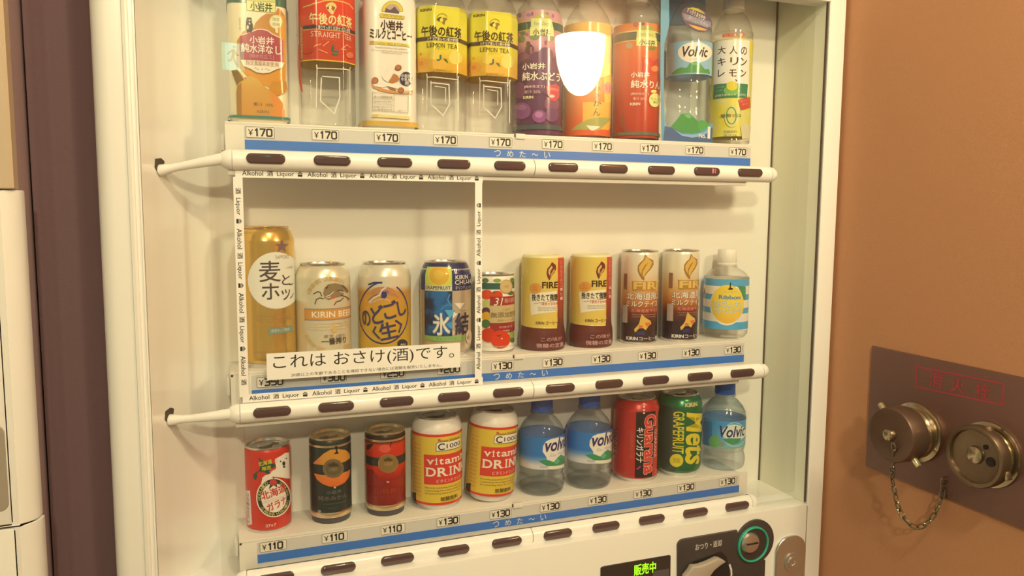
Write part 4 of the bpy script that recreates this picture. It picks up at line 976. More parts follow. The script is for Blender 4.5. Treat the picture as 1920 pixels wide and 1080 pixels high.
# red tea
x = .0748
t = tall('tea_bottle', 'clear square tea bottle with a red and gold label', None, x, CLEAR, rho_oct, .0318)
W = WrapPrint((x, Y0, S1), .0318, rho=rho_oct, base=.0006).view(545, 0, 7.714)
v0 = W.uv(*W.px(600, 890))[1]; hi = .165
RT_ = ramp_mat([(0, 'c04020'), (.25, 'd04824'), (.5, 'd83c20'), (1, 'd84024')], .105, .165)
W.poly_uv([(-PI * .0318, v0), (PI * .0318, v0), (PI * .0318, hi), (-PI * .0318, hi)], 'dcb040'); vr = W.uv(*W.px(600, 872))[1]
W.poly_uv([(-PI * .0318, vr), (PI * .0318, vr), (PI * .0318, hi), (-PI * .0318, hi)], RT_)
W.band(500, 372, 425, '3c3434'); W.band(500, 428, 438, 'dca848')
W.stroke([(190, 105), (300, 72), (380, 45), (480, 15), (560, 8), (650, 10), (760, 30), (840, 65), (895, 130)], 17, 'dcb050')
W.poly([(85, 360), (185, 330), (185, 880), (95, 890)], 'a85838'); W.text('原材料名紅茶砂糖香料', 150, 400, 180, 860, 'd8a868', rot=-90)
W.poly([(505, 80), (545, 45), (600, 32), (645, 60), (662, 105), (630, 165), (610, 215), (580, 205), (545, 165), (515, 125)], 'e0c468'); W.poly([(590, 80), (640, 110), (620, 165), (585, 130)], '9c5c28'); W.poly([(515, 118), (560, 80), (560, 120), (540, 145)], '8c4424'); W.ell(570, 110, 20, 26, 'e8d488')
W.text('午後の紅茶', 280, 205, 868, 365, 'ecd484', bold=.035); W.text('香りすっきり 紅茶セイロン茶葉', 400, 385, 845, 440, 'e4d8b0', bold=.02)
slab_text(W, 'STRAIGHT TEA', 300, 470, 860, 548, 'ecc898', .42, .06, .0); W.text('ストレートティー', 450, 560, 690, 590, 'dc8c68')
for q in ([(340, 680), (390, 655), (440, 640)], [(410, 720), (470, 745), (530, 770)], [(740, 700), (800, 650), (850, 690)], [(720, 715), (790, 725)], [(470, 670), (550, 605)]): W.stroke(q, 14, 'e88c5c')
W.poly([(610, 640), (630, 680), (615, 740), (585, 745), (590, 690)], '3c6448'); W.ell(640, 778, 45, 20, '4c7040'); W.ell(660, 740, 30, 12, '7c5a60')
W.ell(250, 740, 60, 40, 'c0381c'); W.ell(840, 800, 50, 45, 'd86838')
W.text('紅茶飲料', 590, 893, 710, 915, '8a6c28', up=False)
W.poly([(75, 640), (150, 680), (160, 900), (165, 1080), (195, 1340), (175, 1330), (140, 1120), (95, 960)], 'c84c2c')
W.view(400, 0, 3.2737)
emboss_glints(W, [(637, 400), (640, 420), (830, 432), (832, 415)], [(672, 470), (770, 478), (772, 600), (740, 700), (660, 620), (665, 480)]); W.stroke([(640, 420), (636, 660)], 4, RIDGE_GLINT); W.stroke([(830, 432), (830, 690)], 4, RIDGE_GLINT)
W.build('label', t)

# milk coffee
x = .1485
t = tall('coffee_bottle', 'white square milk coffee bottle with a splash picture', None, x, mat('ecdcb8', .3, coat=.4), rho_soft, .0326)
W = WrapPrint((x, Y0, S1), .0326, rho=rho_soft, base=.0004).view(660, 0, 9)
GO = 'dcc040'
W.ell(680, 195, 180, 182, '9a8430', a0=0, a1=180); W.ell(680, 195, 172, 174, GO, a0=0, a1=180); W.ell(678, 200, 128, 130, 'b8a080', a0=0, a1=180); W.poly([(555, 200), (575, 130), (610, 160), (650, 170), (720, 110), (745, 150), (790, 200), (790, 232), (560, 205)], '6a5048')
W.poly([(465, 240), (490, 225), (880, 275), (885, 310), (860, 332), (480, 300)], '9a8430'); W.poly([(474, 244), (492, 233), (872, 282), (874, 308), (856, 322), (486, 292)], GO); W.text('SPIRIT OF NATURE', 520, 258, 845, 295, '8a7430')
W.text('小岩井', 487, 350, 850, 508, '4a2418', bold=.045); W.text('ミルクとコーヒー', 308, 505, 1000, 665, '40241a', bold=.035)
W.poly([(300, 690), (390, 690), (920, 742), (995, 760), (995, 805), (930, 790), (300, 750)], 'e0c858'); W.ell(345, 720, 45, 26, 'c8964c'); W.ell(970, 775, 28, 28, 'c8964c'); W.text('Rather Milk & Coffee', 400, 722, 920, 765, 'b09838', bold=.01)
lines(W, 395, 915, (812,), .0022, 'a08864', txt='Natural sweetness in the comfort of nature'); lines(W, 345, 985, (868,), .0022, 'a08864', txt='Fresh creamy milk from farms with coffee'); lines(W, 510, 830, (900,), .0022, 'a08864')
W.view(660, 110, 7.714)
W.poly([(280, 330), (330, 400), (430, 430), (540, 460), (660, 480), (780, 490), (870, 460), (860, 520), (700, 510), (560, 500), (400, 470), (310, 420)], 'd08c48'); W.poly([(290, 330), (400, 310), (470, 360), (560, 330), (640, 350), (860, 440), (870, 460), (780, 470), (620, 430), (520, 400), (440, 420), (330, 400)], 'efe2bc')
W.poly([(520, 350), (560, 290), (600, 215), (660, 250), (680, 300), (640, 345), (580, 365)], 'b8743c'); W.poly([(440, 250), (560, 80), (640, -20), (700, -60), (640, 80), (570, 240), (520, 345), (455, 300)], 'f4e8c6'); W.poly([(500, 400), (620, 440), (640, 470), (560, 450)], 'a86430')
for q in ((340, 320, 48, 50), (662, 132, 46, 42), (700, 460, 42, 44)): W.ell(*q, '8c4c28'); W.ell(q[0] - 4, q[1] - 4, q[2] * .8, q[3] * .8, 'b46c40')
W.ell(770, 295, 86, 104, '3c3040'); W.text('小岩井', 700, 225, 840, 280, 'e0d4bc', bold=.03); W.text('牛乳使', 700, 285, 840, 330, 'e0d4bc', bold=.03); W.text('用', 750, 335, 800, 385, 'e0d4bc', bold=.03)
q = '94805c'; W.stroke([(308, 490), (606, 515), (800, 532), (795, 790), (600, 772), (312, 752), (308, 490)], 4, q); W.stroke([(606, 515), (600, 772)], 4, q); W.stroke([(310, 580), (604, 602)], 4, q)
W.text('香りの品質保証生産', 330, 538, 580, 572, '9a8560', bold=.02)
for yy, tx_ in ((625, '国内産の生乳を使用し'), (662, 'ていねいに仕上げた'), (700, '新鮮な味わいです'), (738, 'お客様相談室')): W.text(tx_, 330, yy - 13, 580, yy + 13, '8a7656')
W.text('商品サイト', 655, 742, 760, 770, '9a8560'); W.poly([(300, 812), (390, 805), (385, 850), (302, 850)], 'd8b868'); W.poly([(390, 805), (820, 840), (820, 880), (385, 850)], 'e4cc78')
W.band(500, 905, 975, 'd4a440')
W.build('label', t)

# lemon teas
x = .2150
t = tall('tea_bottle', 'clear square tea bottle with yellow label, beside the milk coffee', 'lemon tea bottles', x, CLEAR, rho_oct, .0312)
LR = lambda v: .0312 if v < .142 else .0312 - (v - .142) * .12
W = WrapPrint((x, Y0, S1), .0312, rho=rho_oct, base=.0006, rf=LR).view(765, 0, 7.2)
v0 = W.uv(*W.px(460, 975))[1]; hi = W.uv(*W.px(460, 82))[1]
LY = ramp_mat([(0, 'd8a030'), (.22, 'dcac30'), (.34, 'e0c838'), (1, 'dccc38')], v0, hi)
W.poly_uv([(-PI * .0312, v0), (PI * .0312, v0), (PI * .0312, hi), (-PI * .0312, hi)], LY)
W.ell(190, 860, 95, 75, 'd89838'); W.ell(400, 880, 130, 60, 'dca83c'); W.ell(640, 780, 90, 90, 'e4cc58'); W.poly([(290, 790), (310, 680), (420, 690), (450, 780), (400, 830)], 'e0c048')
W.poly([(78, 200), (105, 190), (105, 470), (80, 470)], '9c8a48'); W.text('原材料名砂糖', 82, 520, 98, 800, '8a7838', rot=-90)
W.text('KIRIN', 172, 120, 320, 156, '4a3c18', bold=.05)
W.ring(460, 250, 66, 62, 7, '8c7428', 20, 200); W.poly([(385, 270), (420, 235), (455, 228), (440, 262), (425, 295), (400, 280)], '5c4c1c'); W.poly([(470, 240), (510, 240), (530, 262), (500, 290), (492, 340), (470, 325), (455, 285)], '8c7428'); W.ell(450, 275, 22, 26, 'e4d060')
W.text('午後の紅茶', 190, 355, 708, 492, '3c2c14', bold=.03)
W.band(400, 496, 548, '4c3828'); W.text('シチリア産レモン果汁使用', 265, 508, 655, 556, 'e8dcb0', bold=.02)
slab_text(W, 'LEMON TEA', 262, 588, 658, 646, '5a4418', .42, .07, .0); W.text('レモンティー', 372, 655, 545, 680, '94802c')
W.poly([(385, 805), (425, 800), (430, 740), (450, 745), (450, 800), (420, 822), (390, 818)], '3c6c50'); W.poly([(475, 790), (520, 800), (540, 855), (510, 830)], '5c6c34')
W.text('果汁', 168, 715, 200, 755, '8c6c1c'); W.text('0.1%', 160, 830, 212, 880, 'c46c1c', bold=.02); W.text('紅茶飲料果汁入り', 345, 940, 585, 970, '8c741c')
W.view(760, 0, 3.2737)
emboss_glints(W, [(135, 455), (138, 475), (315, 490), (322, 470)], [(165, 510), (265, 520), (268, 640), (230, 710), (160, 640), (160, 500)]); W.stroke([(138, 475), (136, 690)], 4, RIDGE_GLINT); W.stroke([(318, 490), (318, 740)], 4, RIDGE_GLINT); W.stroke([(182, 530), (245, 540), (245, 625)], 4, RIDGE_GLINT)
W.build('label', t, vcuts=[.142, .15])
c2 = copy_tree(t); c2.location.x = .2830; c2['label'] = 'clear square tea bottle with yellow label, beside the grape juice'

def tag_green(W, q, cr=('c8bc58', 'dcd878')):
    W.poly(q[0], cr[0]); W.poly(q[1], cr[1]); W.poly(q[2], 'e4e080')
# grape
x = .3500
t = tall('juice_bottle', 'round juice bottle printed with purple grapes', None, x, CLEAR, rho_round, .0312, shoulder=.148)
def RJ(v): return .0312 if v < .148 else .0312 - (v - .148) * .20
W = WrapPrint((x, Y0, S1), .0312, base=.0004, rf=RJ).view(950, 0, 8.308)
top = W.uv(*W.px(480, 150))[1]
W.poly_uv([(-PI * .0312, .002), (PI * .0312, .002), (PI * .0312, top), (-PI * .0312, top)], ramp_mat([(0, '583048'), (.40, '5c2c48'), (.60, '6c3c50'), (.70, 'c88c84'), (1, 'cc9488')], .0, .165))
for c_, q in (('7c8458', (205, 240, 30, 38)), ('8c7c7c', (345, 235, 35, 28)), ('a05c64', (400, 215, 20, 32)), ('8c8c68', (620, 215, 35, 28)), ('a86c70', (715, 250, 20, 32)), ('68764c', (260, 520, 42, 35)), ('788450', (240, 610, 55, 50)), ('94545c', (322, 538, 20, 30)), ('7c8c58', (440, 575, 75, 45)), ('8c9460', (670, 600, 60, 45)), ('94545c', (605, 670, 20, 38))): W.ell(*q, c_)
W.band(480, 315, 470, 'c8b060'); W.band(480, 330, 455, '3c5440')
W.ell(540, 320, 135, 105, 'b8a448', a0=0, a1=180); W.poly([(385, 290), (690, 300), (718, 430), (380, 430)], 'd4d078'); W.poly([(370, 430), (720, 430), (728, 572), (365, 562)], 'e2de7c'); W.text('Farm Dairy', 430, 340, 655, 410, '88904c', shear=.2); W.text('小岩井', 415, 450, 680, 555, '4c4c28', bold=.04)
W.poly([(320, 645), (360, 650), (375, 690), (415, 720), (405, 735), (370, 725), (365, 800), (370, 880), (320, 860), (310, 810), (295, 790), (310, 700)], '5c4038'); W.ell(415, 770, 18, 42, '7c4444')
GR = ('7a4458', '6a3850', '6c4058', '5a3048')
for i, q in enumerate(((280, 930, 105, 115), (480, 930, 130, 120), (600, 850, 110, 110), (330, 1060, 130, 140), (600, 1050, 120, 140))): W.ell(*q, GR[i % 4])
W.view(950, 120, 7.717)
for i, q in enumerate(((560, 60, 130, 150), (230, 130, 110, 130), (200, 380, 85, 120), (420, 330, 130, 120), (600, 300, 110, 150), (430, 600, 130, 110), (640, 580, 100, 110))): W.ell(*q, GR[(i + 2) % 4])
W.ell(235, 680, 120, 120, '84486c'); W.ell(470, 760, 95, 92, '8c4c74'); W.ell(465, 735, 55, 45, 'b0708c'); W.ell(640, 740, 90, 100, '6c3e5c'); W.ell(230, 630, 70, 40, '986078'); W.poly([(60, 930), (130, 870), (185, 890), (150, 915)], 'c880a0')
W.text('小岩井', 245, -10, 552, 80, 'f0e4c8', bold=.035); W.text('純水ぶどう', 245, 115, 745, 238, 'f0e0c0', bold=.03); W.text('[純水仕立て]', 270, 308, 542, 352, 'e4c8b0', bold=.03); W.text('果汁 20%', 270, 380, 485, 430, 'd4ac98'); W.text('KIRIN', 255, 465, 390, 505, 'ecd890', bold=.06)
W.poly([(560, 330), (690, 290), (740, 340), (735, 480), (690, 545), (630, 530), (580, 450)], 'c84444'); W.text('期間限定', 580, 350, 725, 390, 'e89880'); W.ell(640, 470, 35, 22, 'ecc8b0')
W.band(420, 880, 945, '3c5048')
W.build('label', t, vcuts=[.148, .155])

# mandarin juice
x = .4222
t = tall('juice_bottle', 'round orange juice bottle behind the lamp glare', None, x, CLEAR, rho_round, .0322, shoulder=.145)
W = WrapPrint((x, Y0, S1), .0322, base=.0004).view(1040, 120, 7.717)
W.poly_uv([(-PI * .0322, .0035), (PI * .0322, .0035), (PI * .0322, .150), (-PI * .0322, .150)], ramp_mat([(0, 'd04c24'), (.12, 'd85c28'), (.4, 'd88038'), (.8, 'd8a040'), (1, 'd8a848')], .0, .15))
W.poly([(60, 330), (150, 330), (150, 980), (60, 990)], 'c09c60')
W.poly([(410, 555), (840, 570), (840, 850), (780, 960), (300, 950), (405, 830)], 'dca83c'); W.poly([(700, 0), (800, -20), (840, 60), (842, 560), (720, 560)], 'd8bc3c')
W.poly([(240, 960), (330, 880), (480, 800), (640, 770), (800, 790), (700, 900), (640, 960)], '9c9c4c'); W.poly([(455, 890), (660, 905), (560, 965), (520, 960)], 'f0e4c0')
W.text('み', 560, 290, 660, 400, '4c3c20'); W.text('か', 560, 530, 665, 610, '4c3c20', bold=.01); W.text('ん', 556, 640, 655, 750, '5c4420', bold=.01); W.ell(620, 455, 22, 20, '5c4420'); W.ell(760, 350, 65, 85, 'dc9078'); W.text('限定', 720, 310, 800, 400, 'c05c40')
W.build('label', t)

# apple juice
x = .4984
t = tall('juice_bottle', 'round juice bottle with a red apple label', None, x, CLEAR, rho_round, .0325, shoulder=.162)
def RA(v): return .0325 if v < .160 else .0325 - (v - .160) * .30
W = WrapPrint((x, Y0, S1), .0325, base=.0004, rf=RA).view(1130, 20, 9)
top = W.uv(*W.px(600, 200))[1]
W.poly_uv([(-PI * .0325, .0035), (PI * .0325, .0035), (PI * .0325, top), (-PI * .0325, top)], ramp_mat([(0, 'a83420'), (.3, 'b83c20'), (.6, 'd05a2c'), (.85, 'd8823c'), (1, 'd8502c')], .0, .175))
W.ell(560, 240, 45, 45, 'a86848'); W.band(600, 330, 352, 'e0c878'); W.band(600, 355, 490, '5c6448'); W.band(600, 492, 510, 'd8b860')
W.ell(450, 590, 60, 55, 'b8986c'); W.ell(825, 640, 62, 35, '7c7c38'); W.ell(660, 225, 50, 30, '8c4c38')
W.ell(730, 345, 145, 100, 'a89844', a0=0, a1=180); W.poly([(580, 330), (875, 345), (895, 470), (570, 455)], 'ccc464'); W.poly([(568, 455), (900, 468), (912, 612), (570, 595)], 'dcd474'); W.text('Farm Dairy', 620, 375, 850, 440, '848848', shear=.2); W.text('小岩井', 615, 490, 875, 585, '4c4c28', bold=.04)
W.poly([(670, 800), (760, 780), (850, 850), (930, 800), (960, 1080), (680, 1080)], 'cc4430'); W.stroke([(925, 820), (860, 900), (820, 1000)], 16, '8a4c34'); W.poly([(700, 820), (750, 810), (760, 900), (720, 960)], 'e07848'); W.ell(870, 980, 60, 50, 'e08840')
W.view(1130, 120, 7.717)
W.text('小岩井', 412, 115, 668, 195, 'f0dcb0', bold=.035); W.text('純水りんご', 412, 235, 830, 350, 'f0dcb0', bold=.03); W.text('[純水仕立て]', 412, 412, 660, 452, 'e8b890', bold=.03); W.text('果汁 20%', 440, 480, 612, 525, 'e8b890'); W.text('KIRIN', 400, 560, 540, 600, 'ecd0a0', bold=.06)
W.ell(742, 525, 80, 100, 'e4d878'); W.ell(728, 398, 40, 22, 'dcd070'); W.text('りんご', 690, 490, 800, 525, '7c8438', bold=.02); W.text('果汁', 720, 540, 780, 575, '7c8438', bold=.02)
W.poly([(250, 780), (310, 700), (340, 900), (420, 985), (330, 990), (260, 900)], '94402c'); W.band(560, 985, 1030, '5c6448')
W.build('label', t, vcuts=[.160, .166])

# large water with display card
x = .5835
prW = [(0, .003), (.024, .002), (.0285, .001), (.0312, .008)] + [(.0315 - (.0010 if (i % 3) == 2 else 0), .012 + i * .0075) for i in range(12)] + [(.0315, .100), (.0315, .150), (.0310, .156), (.0285, .170), (.0235, .184), (.0165, .196), (.0132, .200), (.0128, .212)]
t = bottle('water_bottle', 'tall water bottle with pale blue and green label', None, x, S1, catmull(prW, 2), CLEARB, cap=(.0150, .204, .222), capm=BCAP)
W = WrapPrint((x, Y0, S1), .0318, base=.0004).view(1220, 0, 7.715)
v0 = W.uv(*W.px(520, 1072))[1]; v1 = W.uv(*W.px(520, 595))[1]
W.poly_uv([(-PI * .0318, v0), (PI * .0318, v0), (PI * .0318, v1), (-PI * .0318, v1)], ramp_mat([(0, '8cb4b8'), (1, '88b0c0')], .08, .15)); W.poly([(200, 640), (340, 620), (350, 1080), (195, 1090)], 'a0a894')
W.ell(640, 760, 245, 150, 'ecdfbc'); W.text('Volvic', 458, 665, 822, 820, '3c2c2c', bold=.05, shear=.25); W.text('NATURAL WATER', 560, 845, 700, 870, 'b8a890')
W.poly([(310, 1060), (380, 1000), (440, 975), (520, 985), (570, 910), (660, 890), (720, 930), (780, 1005), (840, 1000), (855, 1072), (310, 1085)], '50924c'); W.poly([(580, 910), (680, 900), (690, 935), (620, 945)], '74b464')
W.build('label', t)
tg = FlatPrint(.028).view(1220, 0, 7.715)
el = [zx(1220 + (663 + 232 * math.cos(a) * .92 - 160 * math.sin(a) * .42) / 7.715, (280 + 232 * math.cos(a) * .50 + 160 * math.sin(a) * .88) / 7.715, .028) for a in [2 * PI * i / 40 for i in range(40)]]
hang = finish('bubble_tag', prism(el, .0275, .0285, 'y'), mat('5c4c58', .4), t, smooth=False, label='oval speech-bubble tag'); hang.location = -Vector(t.location)
tg.poly([(540, 125), (600, 108), (680, 125), (760, 175), (790, 210), (700, 175), (600, 140)], 'dcc040'); tg.poly([(455, 190), (870, 320), (868, 400), (640, 345), (490, 285)], '8a8078'); tg.poly([(545, 350), (640, 375), (820, 430), (780, 445), (680, 435), (600, 395)], 'dca040')
tg.text('すっきりまろやか', 480, 170, 830, 240, 'ece0c0', rot=-17, bold=.03); tg.text('おいしい天然水', 500, 275, 880, 350, 'b8aca4', rot=-17, bold=.03)
tg.base = .0006; tg.build('tag_print', hang)
card = thing('display_card', 'blue promotional card with green hills standing before the tall water bottle', 'card', (x, .0262, S1))
yc = .0262
def zc2(a, b): p_ = aty(1220 + a / 7.715, 130 + b / 7.715, yc); return (p_.x - x, p_.z - S1)
outline = [zc2(165, 985), zc2(890, 1010), zc2(897, 735), zc2(850, 750), zc2(780, 690), zc2(730, 680), zc2(690, 705), zc2(600, 620), zc2(560, 588), zc2(440, 592), zc2(380, 680), zc2(290, 785), zc2(205, 765), zc2(190, 300), zc2(195, -400), zc2(240, -560), zc2(270, -700), zc2(262, -1650), zc2(150, -1650), zc2(140, 0)]
base_z = min(p_[1] for p_ in outline); outline = [(a, b - base_z) for a, b in outline]
finish('panel', prism(outline, -.0003, .0003, 'y'), mat('5c98a0', .35), card, smooth=False)
dp_ = FlatPrint(yc - .0004).view(1220, 130, 7.715)
dp_.poly([(205, 775), (290, 790), (360, 830), (450, 870), (600, 905), (760, 880), (840, 830), (897, 790), (890, 1005), (180, 985)], '3c5c78'); dp_.poly([(340, 820), (450, 880), (600, 900), (760, 870), (840, 820), (850, 845), (760, 915), (600, 940), (450, 910)], '84a8b4')
dp_.poly([(290, 785), (380, 680), (440, 596), (560, 592), (600, 625), (690, 708), (690, 780), (720, 860), (600, 880), (450, 860), (350, 820)], '3f8c40'); dp_.poly([(690, 708), (730, 684), (780, 694), (850, 752), (830, 790), (720, 850), (690, 800)], '4c9844'); dp_.poly([(490, 605), (560, 600), (590, 650), (540, 660), (500, 625)], '6cb058')
otext(dp_, 'No.', 695, 880, 800, 945, 'e8dcc8', '8a6c74', bold=.03); otext(dp_, '1', 822, 780, 860, 955, 'e8dcc8', '8a6c74', bold=.03)
dp_.build('print', card, org=(x, .0262, S1 + base_z))
bk = [zx(1241, 48, .090), zx(1322, 44, .090), zx(1322, -70, .090), zx(1241, -70, .090)]
o = finish('back_sheet', prism([(a - x, b - S1) for a, b in bk], .0632, .0638, 'y'), mat('5c94a4', .35), card, smooth=False)
br = bmesh.new(); a_ = zx(1243, -20, yc); add_box(br, a_[0] - x - .001, a_[0] - x + .001, 0, .0635, .262, .300); finish('side_sheet', br, mat('7ca4ac', .35), card, smooth=False)

# lemon water
x = .6565
zk = aty(1371, 20, Y0).z - S1
prL = [(0, .003), (.022, .002), (.0262, .001), (.0285, .009), (.0290, .016), (.0290, .150), (.0286, .157), (.0262, .170), (.0205, .183), (.0155, zk - .006), (.0134, zk - .002), (.0130, zk + .008)]
t = bottle('soda_bottle', 'clear round bottle with white cap and lemon yellow label', None, x, S1, catmull(prL, 3), CLEAR, cap=(.0150, zk, zk + .020), capm=mat('f0e2bc', .35))
W = WrapPrint((x, Y0, S1), .0291, base=.0004).view(1320, 0, 8.309)
v1 = W.uv(*W.px(430, 600))[1]
W.poly_uv([(-PI * .0291, .012), (PI * .0291, .012), (PI * .0291, v1), (-PI * .0291, v1)], noise_mat('d8c434', 'd0c468', 45, .3))
W.text('KIRIN', 292, 520, 522, 575, 'd85c34', bold=.07); W.ell(588, 545, 40, 36, 'd85c34'); W.text('氷', 560, 520, 612, 570, 'ecd0a0')
W.poly([(165, 660), (705, 640), (690, 1090), (680, 1850), (125, 1880)][:2] + [(690, 1500), (150, 1480)], 'ecdfbc')
K = '4a3420'
for ch, x0_, y0_ in (('大', 222, 722), ('人', 400, 720), ('の', 572, 735), ('キ', 220, 905), ('リ', 412, 895), ('ン', 568, 905)): W.text(ch, x0_, y0_, x0_ + (118 if x0_ < 500 else 90), y0_ + 120, K, bold=.02)
W.view(1320, 130, 7.718)
for ch, x0_, y0_, w_ in (('レ', 208, 5, 95), ('モ', 365, 5, 105), ('ン', 525, 8, 75), ('、', 450, 145, 30)): W.text(ch, x0_, y0_, x0_ + w_, y0_ + (100 if ch != '、' else 32), K, bold=.02)
W.poly([(150, 225), (625, 220), (612, 420), (140, 432)], '3c7c4c'); W.ell(400, 310, 110, 70, '7cac48'); W.ell(405, 240, 78, 68, 'dcc438'); W.text('すっきりと炭酸', 180, 245, 300, 270, '9cb890'); W.text('クエン酸入り', 180, 295, 300, 318, '9cb890'); W.text('[砂糖不使用レモン使用]', 175, 352, 590, 390, 'd0d8a8')
W.poly([(490, 440), (650, 400), (660, 550), (528, 595)], 'c84c34'); W.text('炭酸でリフレッシュ', 515, 440, 640, 470, 'e8a088', rot=12); W.text('果汁入り', 540, 490, 630, 520, 'e8a088', rot=12)
W.ell(400, 690, 100, 150, 'd8c868'); W.ring(395, 672, 66, 118, 15, '4c9454'); W.text('糖類ゼロ', 250, 645, 525, 695, '6a6424', bold=.02); W.text('炭酸飲料', 285, 882, 475, 920, '8c8440'); W.text('果汁1%', 285, 935, 470, 975, '8c8440')
W.poly([(520, 830), (600, 790), (660, 830), (640, 1000), (540, 1010)], 'd0c08c')
W.build('label', t)

# ------------------------------------------------------------------ neighbouring machine
lm = thing('vending_machine', 'second white vending machine with dark cabinet side, cut off by the left edge', 'vending machine', (-.55, .3, Z_FLOOR)); OL = Vector(lm.location)
def lpart(name, bm, mats, **k):
    bmesh.ops.translate(bm, vec=-OL, verts=bm.verts[:]); return finish(name, bm, mats, lm, **k)
YL = -.02; xe = aty(66, 760, YL + .02).x; xu = aty(21, 250, YL + .004).x; zj = aty(12, 355, YL).z; zg = aty(20, 987.5, YL).z; xg = aty(26, 860, YL).x
def stile(x_edge, r, z0, z1, y1=.006):
    o_ = [(x_edge - r + r * math.sin(a), YL + r - r * math.cos(a)) for a in [PI / 2 * i / 10 for i in range(11)]]
    return prism([(xg + .0012, YL)] + o_ + [(x_edge, y1), (xg + .0012, y1)], z0, z1, 'z', .0008, 1)
lpart('corner_post', stile(xe, .022, zg + .0006, zj - .0004), CREAM2); lpart('corner_post', stile(xe + .0015, .022, Z_FLOOR + .05, zg - .0006), CREAM2)
up = bmesh.new(); merge(up, prism([(-.95, YL), (xu - .003, YL), (xu, YL + .003), (xu, .0), (-.95, .0)], zj + .0004, Z_TOP, 'z', .001, 1)); lpart('header_panel', up, mat('c4a674', .4))
dr = bmesh.new(); add_box(dr, -.95, xg - .0012, YL, .006, zg + .0014, zj - .0006, .003); d1 = lpart('door', dr, CREAM)
dr = bmesh.new(); add_box(dr, -.95, xg + .0004, YL, .006, Z_FLOOR + .05, zg - .0014, .003); lpart('lower_door', dr, CREAM)
hx = aty(13, 880, YL).x; hz0 = aty(8, 958, YL).z; hz1 = aty(4, 797, YL).z
hd = prism(rrect(hx - .045, hx, hz0, hz1, .008), YL - .0012, YL + .002, 'y', .0006, 1); bmesh.ops.translate(hd, vec=-OL, verts=hd.verts[:])
finish('handle', hd, mat('a08c68', .4), d1)
gb = bmesh.new(); add_box(gb, -.94, xg + .002, YL + .006, .004, Z_FLOOR + .06, zj - .002); lpart('door_gasket', gb, mat('4a4438', .7))
cb_ = []; nrib = 40
xs_ = xu - .004
side = [(-.95, .0065), (xs_, .0065)] + [(xs_ + .0022 * math.sin(i / nrib * PI * 9), (.0065 + .7335 * i / nrib)) for i in range(1, nrib)] + [(xs_, .74), (-.95, .74)]
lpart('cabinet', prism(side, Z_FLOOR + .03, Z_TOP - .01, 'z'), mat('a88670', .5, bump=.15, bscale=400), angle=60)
ft = bmesh.new()
for fx in (-.9, xs_ - .08):
    for fy in (.08, .64): add_box(ft, fx, fx + .05, fy, fy + .05, Z_FLOOR, Z_FLOOR + .06)
lpart('foot', ft, DARK)

# curtain closing the gap between the two machines
cu_ = thing('curtain', 'dark brown curtain hanging in the narrow gap between the two vending machines', 'curtain', (-.203, .055, Z_FLOOR))
xa_, xb_ = xs_ + .004 + .203, XL_OUT - .0015 + .203
fold = [(xa_ + (xb_ - xa_) * i / 48, .0016 * math.sin(i / 48 * PI * 4.4 + .6) + .0003 * math.sin(i / 48 * PI * 11)) for i in range(49)]
cl_ = prism(fold + [(x_, y_ + .002) for x_, y_ in reversed(fold)], .02, Z_TOP - Z_FLOOR + .02, 'z')
finish('cloth', cl_, mat('75574a', .9, bump=.35, bscale=1400, spec=.1, var=.08), cu_, angle=60)
rl_ = tube([(xa_, .001, Z_TOP - Z_FLOOR + .026), (xb_, .001, Z_TOP - Z_FLOOR + .026)], .006, 12); finish('rail', rl_, STEEL, cu_)

# ------------------------------------------------------------------ hose outlet on the wall
ho = thing('hose_outlet', 'brown metal fire hose outlet plate with two capped couplings on the wall', 'hose outlet', (XW, -.27, -.327)); OH = Vector(ho.location)
BRZ = mat('7c5640', .42, metal=.55, bump=.12, bscale=700); BRASS = mat('b49a68', .2, metal=.95)
def hpart(name, bm, mats, **k):
    bmesh.ops.translate(bm, vec=-OH, verts=bm.verts[:]); return finish(name, bm, mats, ho, **k)
pb = bmesh.new(); add_box(pb, XW - .003, XW, -.455, -.0905, -.4130, -.2402, .0008); pl_ = hpart('plate', pb, BRZ)
rp = FlatPrint(x=XW - .003).view(1700, 670, 9.6)
RED = 'a83434'
rp.stroke([(180, 165), (1735, 478), (1752, 505), (1718, 855), (168, 528), (180, 165)], 26, RED)
for ch, x0_, y0_ in (('消', 400, 255), ('火', 800, 360), ('栓', 1245, 470)): rp.text(ch, x0_, y0_, x0_ + 250, y0_ + 285, RED, bold=.01)
rp.build('plate_lettering', pl_, org=OH)
AX = (0, -PI / 2, 0)
def lat(name, prof, y, z, x0, mt, parent=ho, n=56):
    o = finish(name, lathe(prof, n=n), mt, parent); o.rotation_euler = AX; o.location = Vector((x0, y, z)) - OH; return o
cy1, cz1 = -.1715, -.3405
lat('coupling', [(.0385, 0), (.0392, .002), (.0385, .0045), (.0335, .006), (.0325, .010), (.034, .013), (.0325, .016), (.0325, .022), (0, .022)], cy1, cz1, XW - .003, BRASS)
cap1 = lat('hose_cap', [(.0325, .018), (.0350, .019), (.0356, .022), (.0356, .043), (.0345, .0455), (.030, .0466), (.012, .0460), (0, .0458)], cy1, cz1, XW - .003, mat('705238', .42, metal=.65))
lat('cap_hub', [(.0085, .046), (.0085, .048), (.0070, .0520), (.0045, .0535), (0, .0538)], cy1 - .001, cz1 + .001, XW - .003, BRASS)
for sg in (1, -1):
    lb = bmesh.new(); add_box(lb, -.003, .003, -.0028, .0028, -.0085, .0085, .0012)
    o = finish('lug', lb, mat('e8cc88', .25, metal=.8), ho); o.location = Vector((XW - .034, cy1 + sg * .0265, cz1 + sg * .0268)) - OH; o.rotation_euler = (math.radians(-45), 0, 0)
cy2, cz2 = -.2735, -.3390
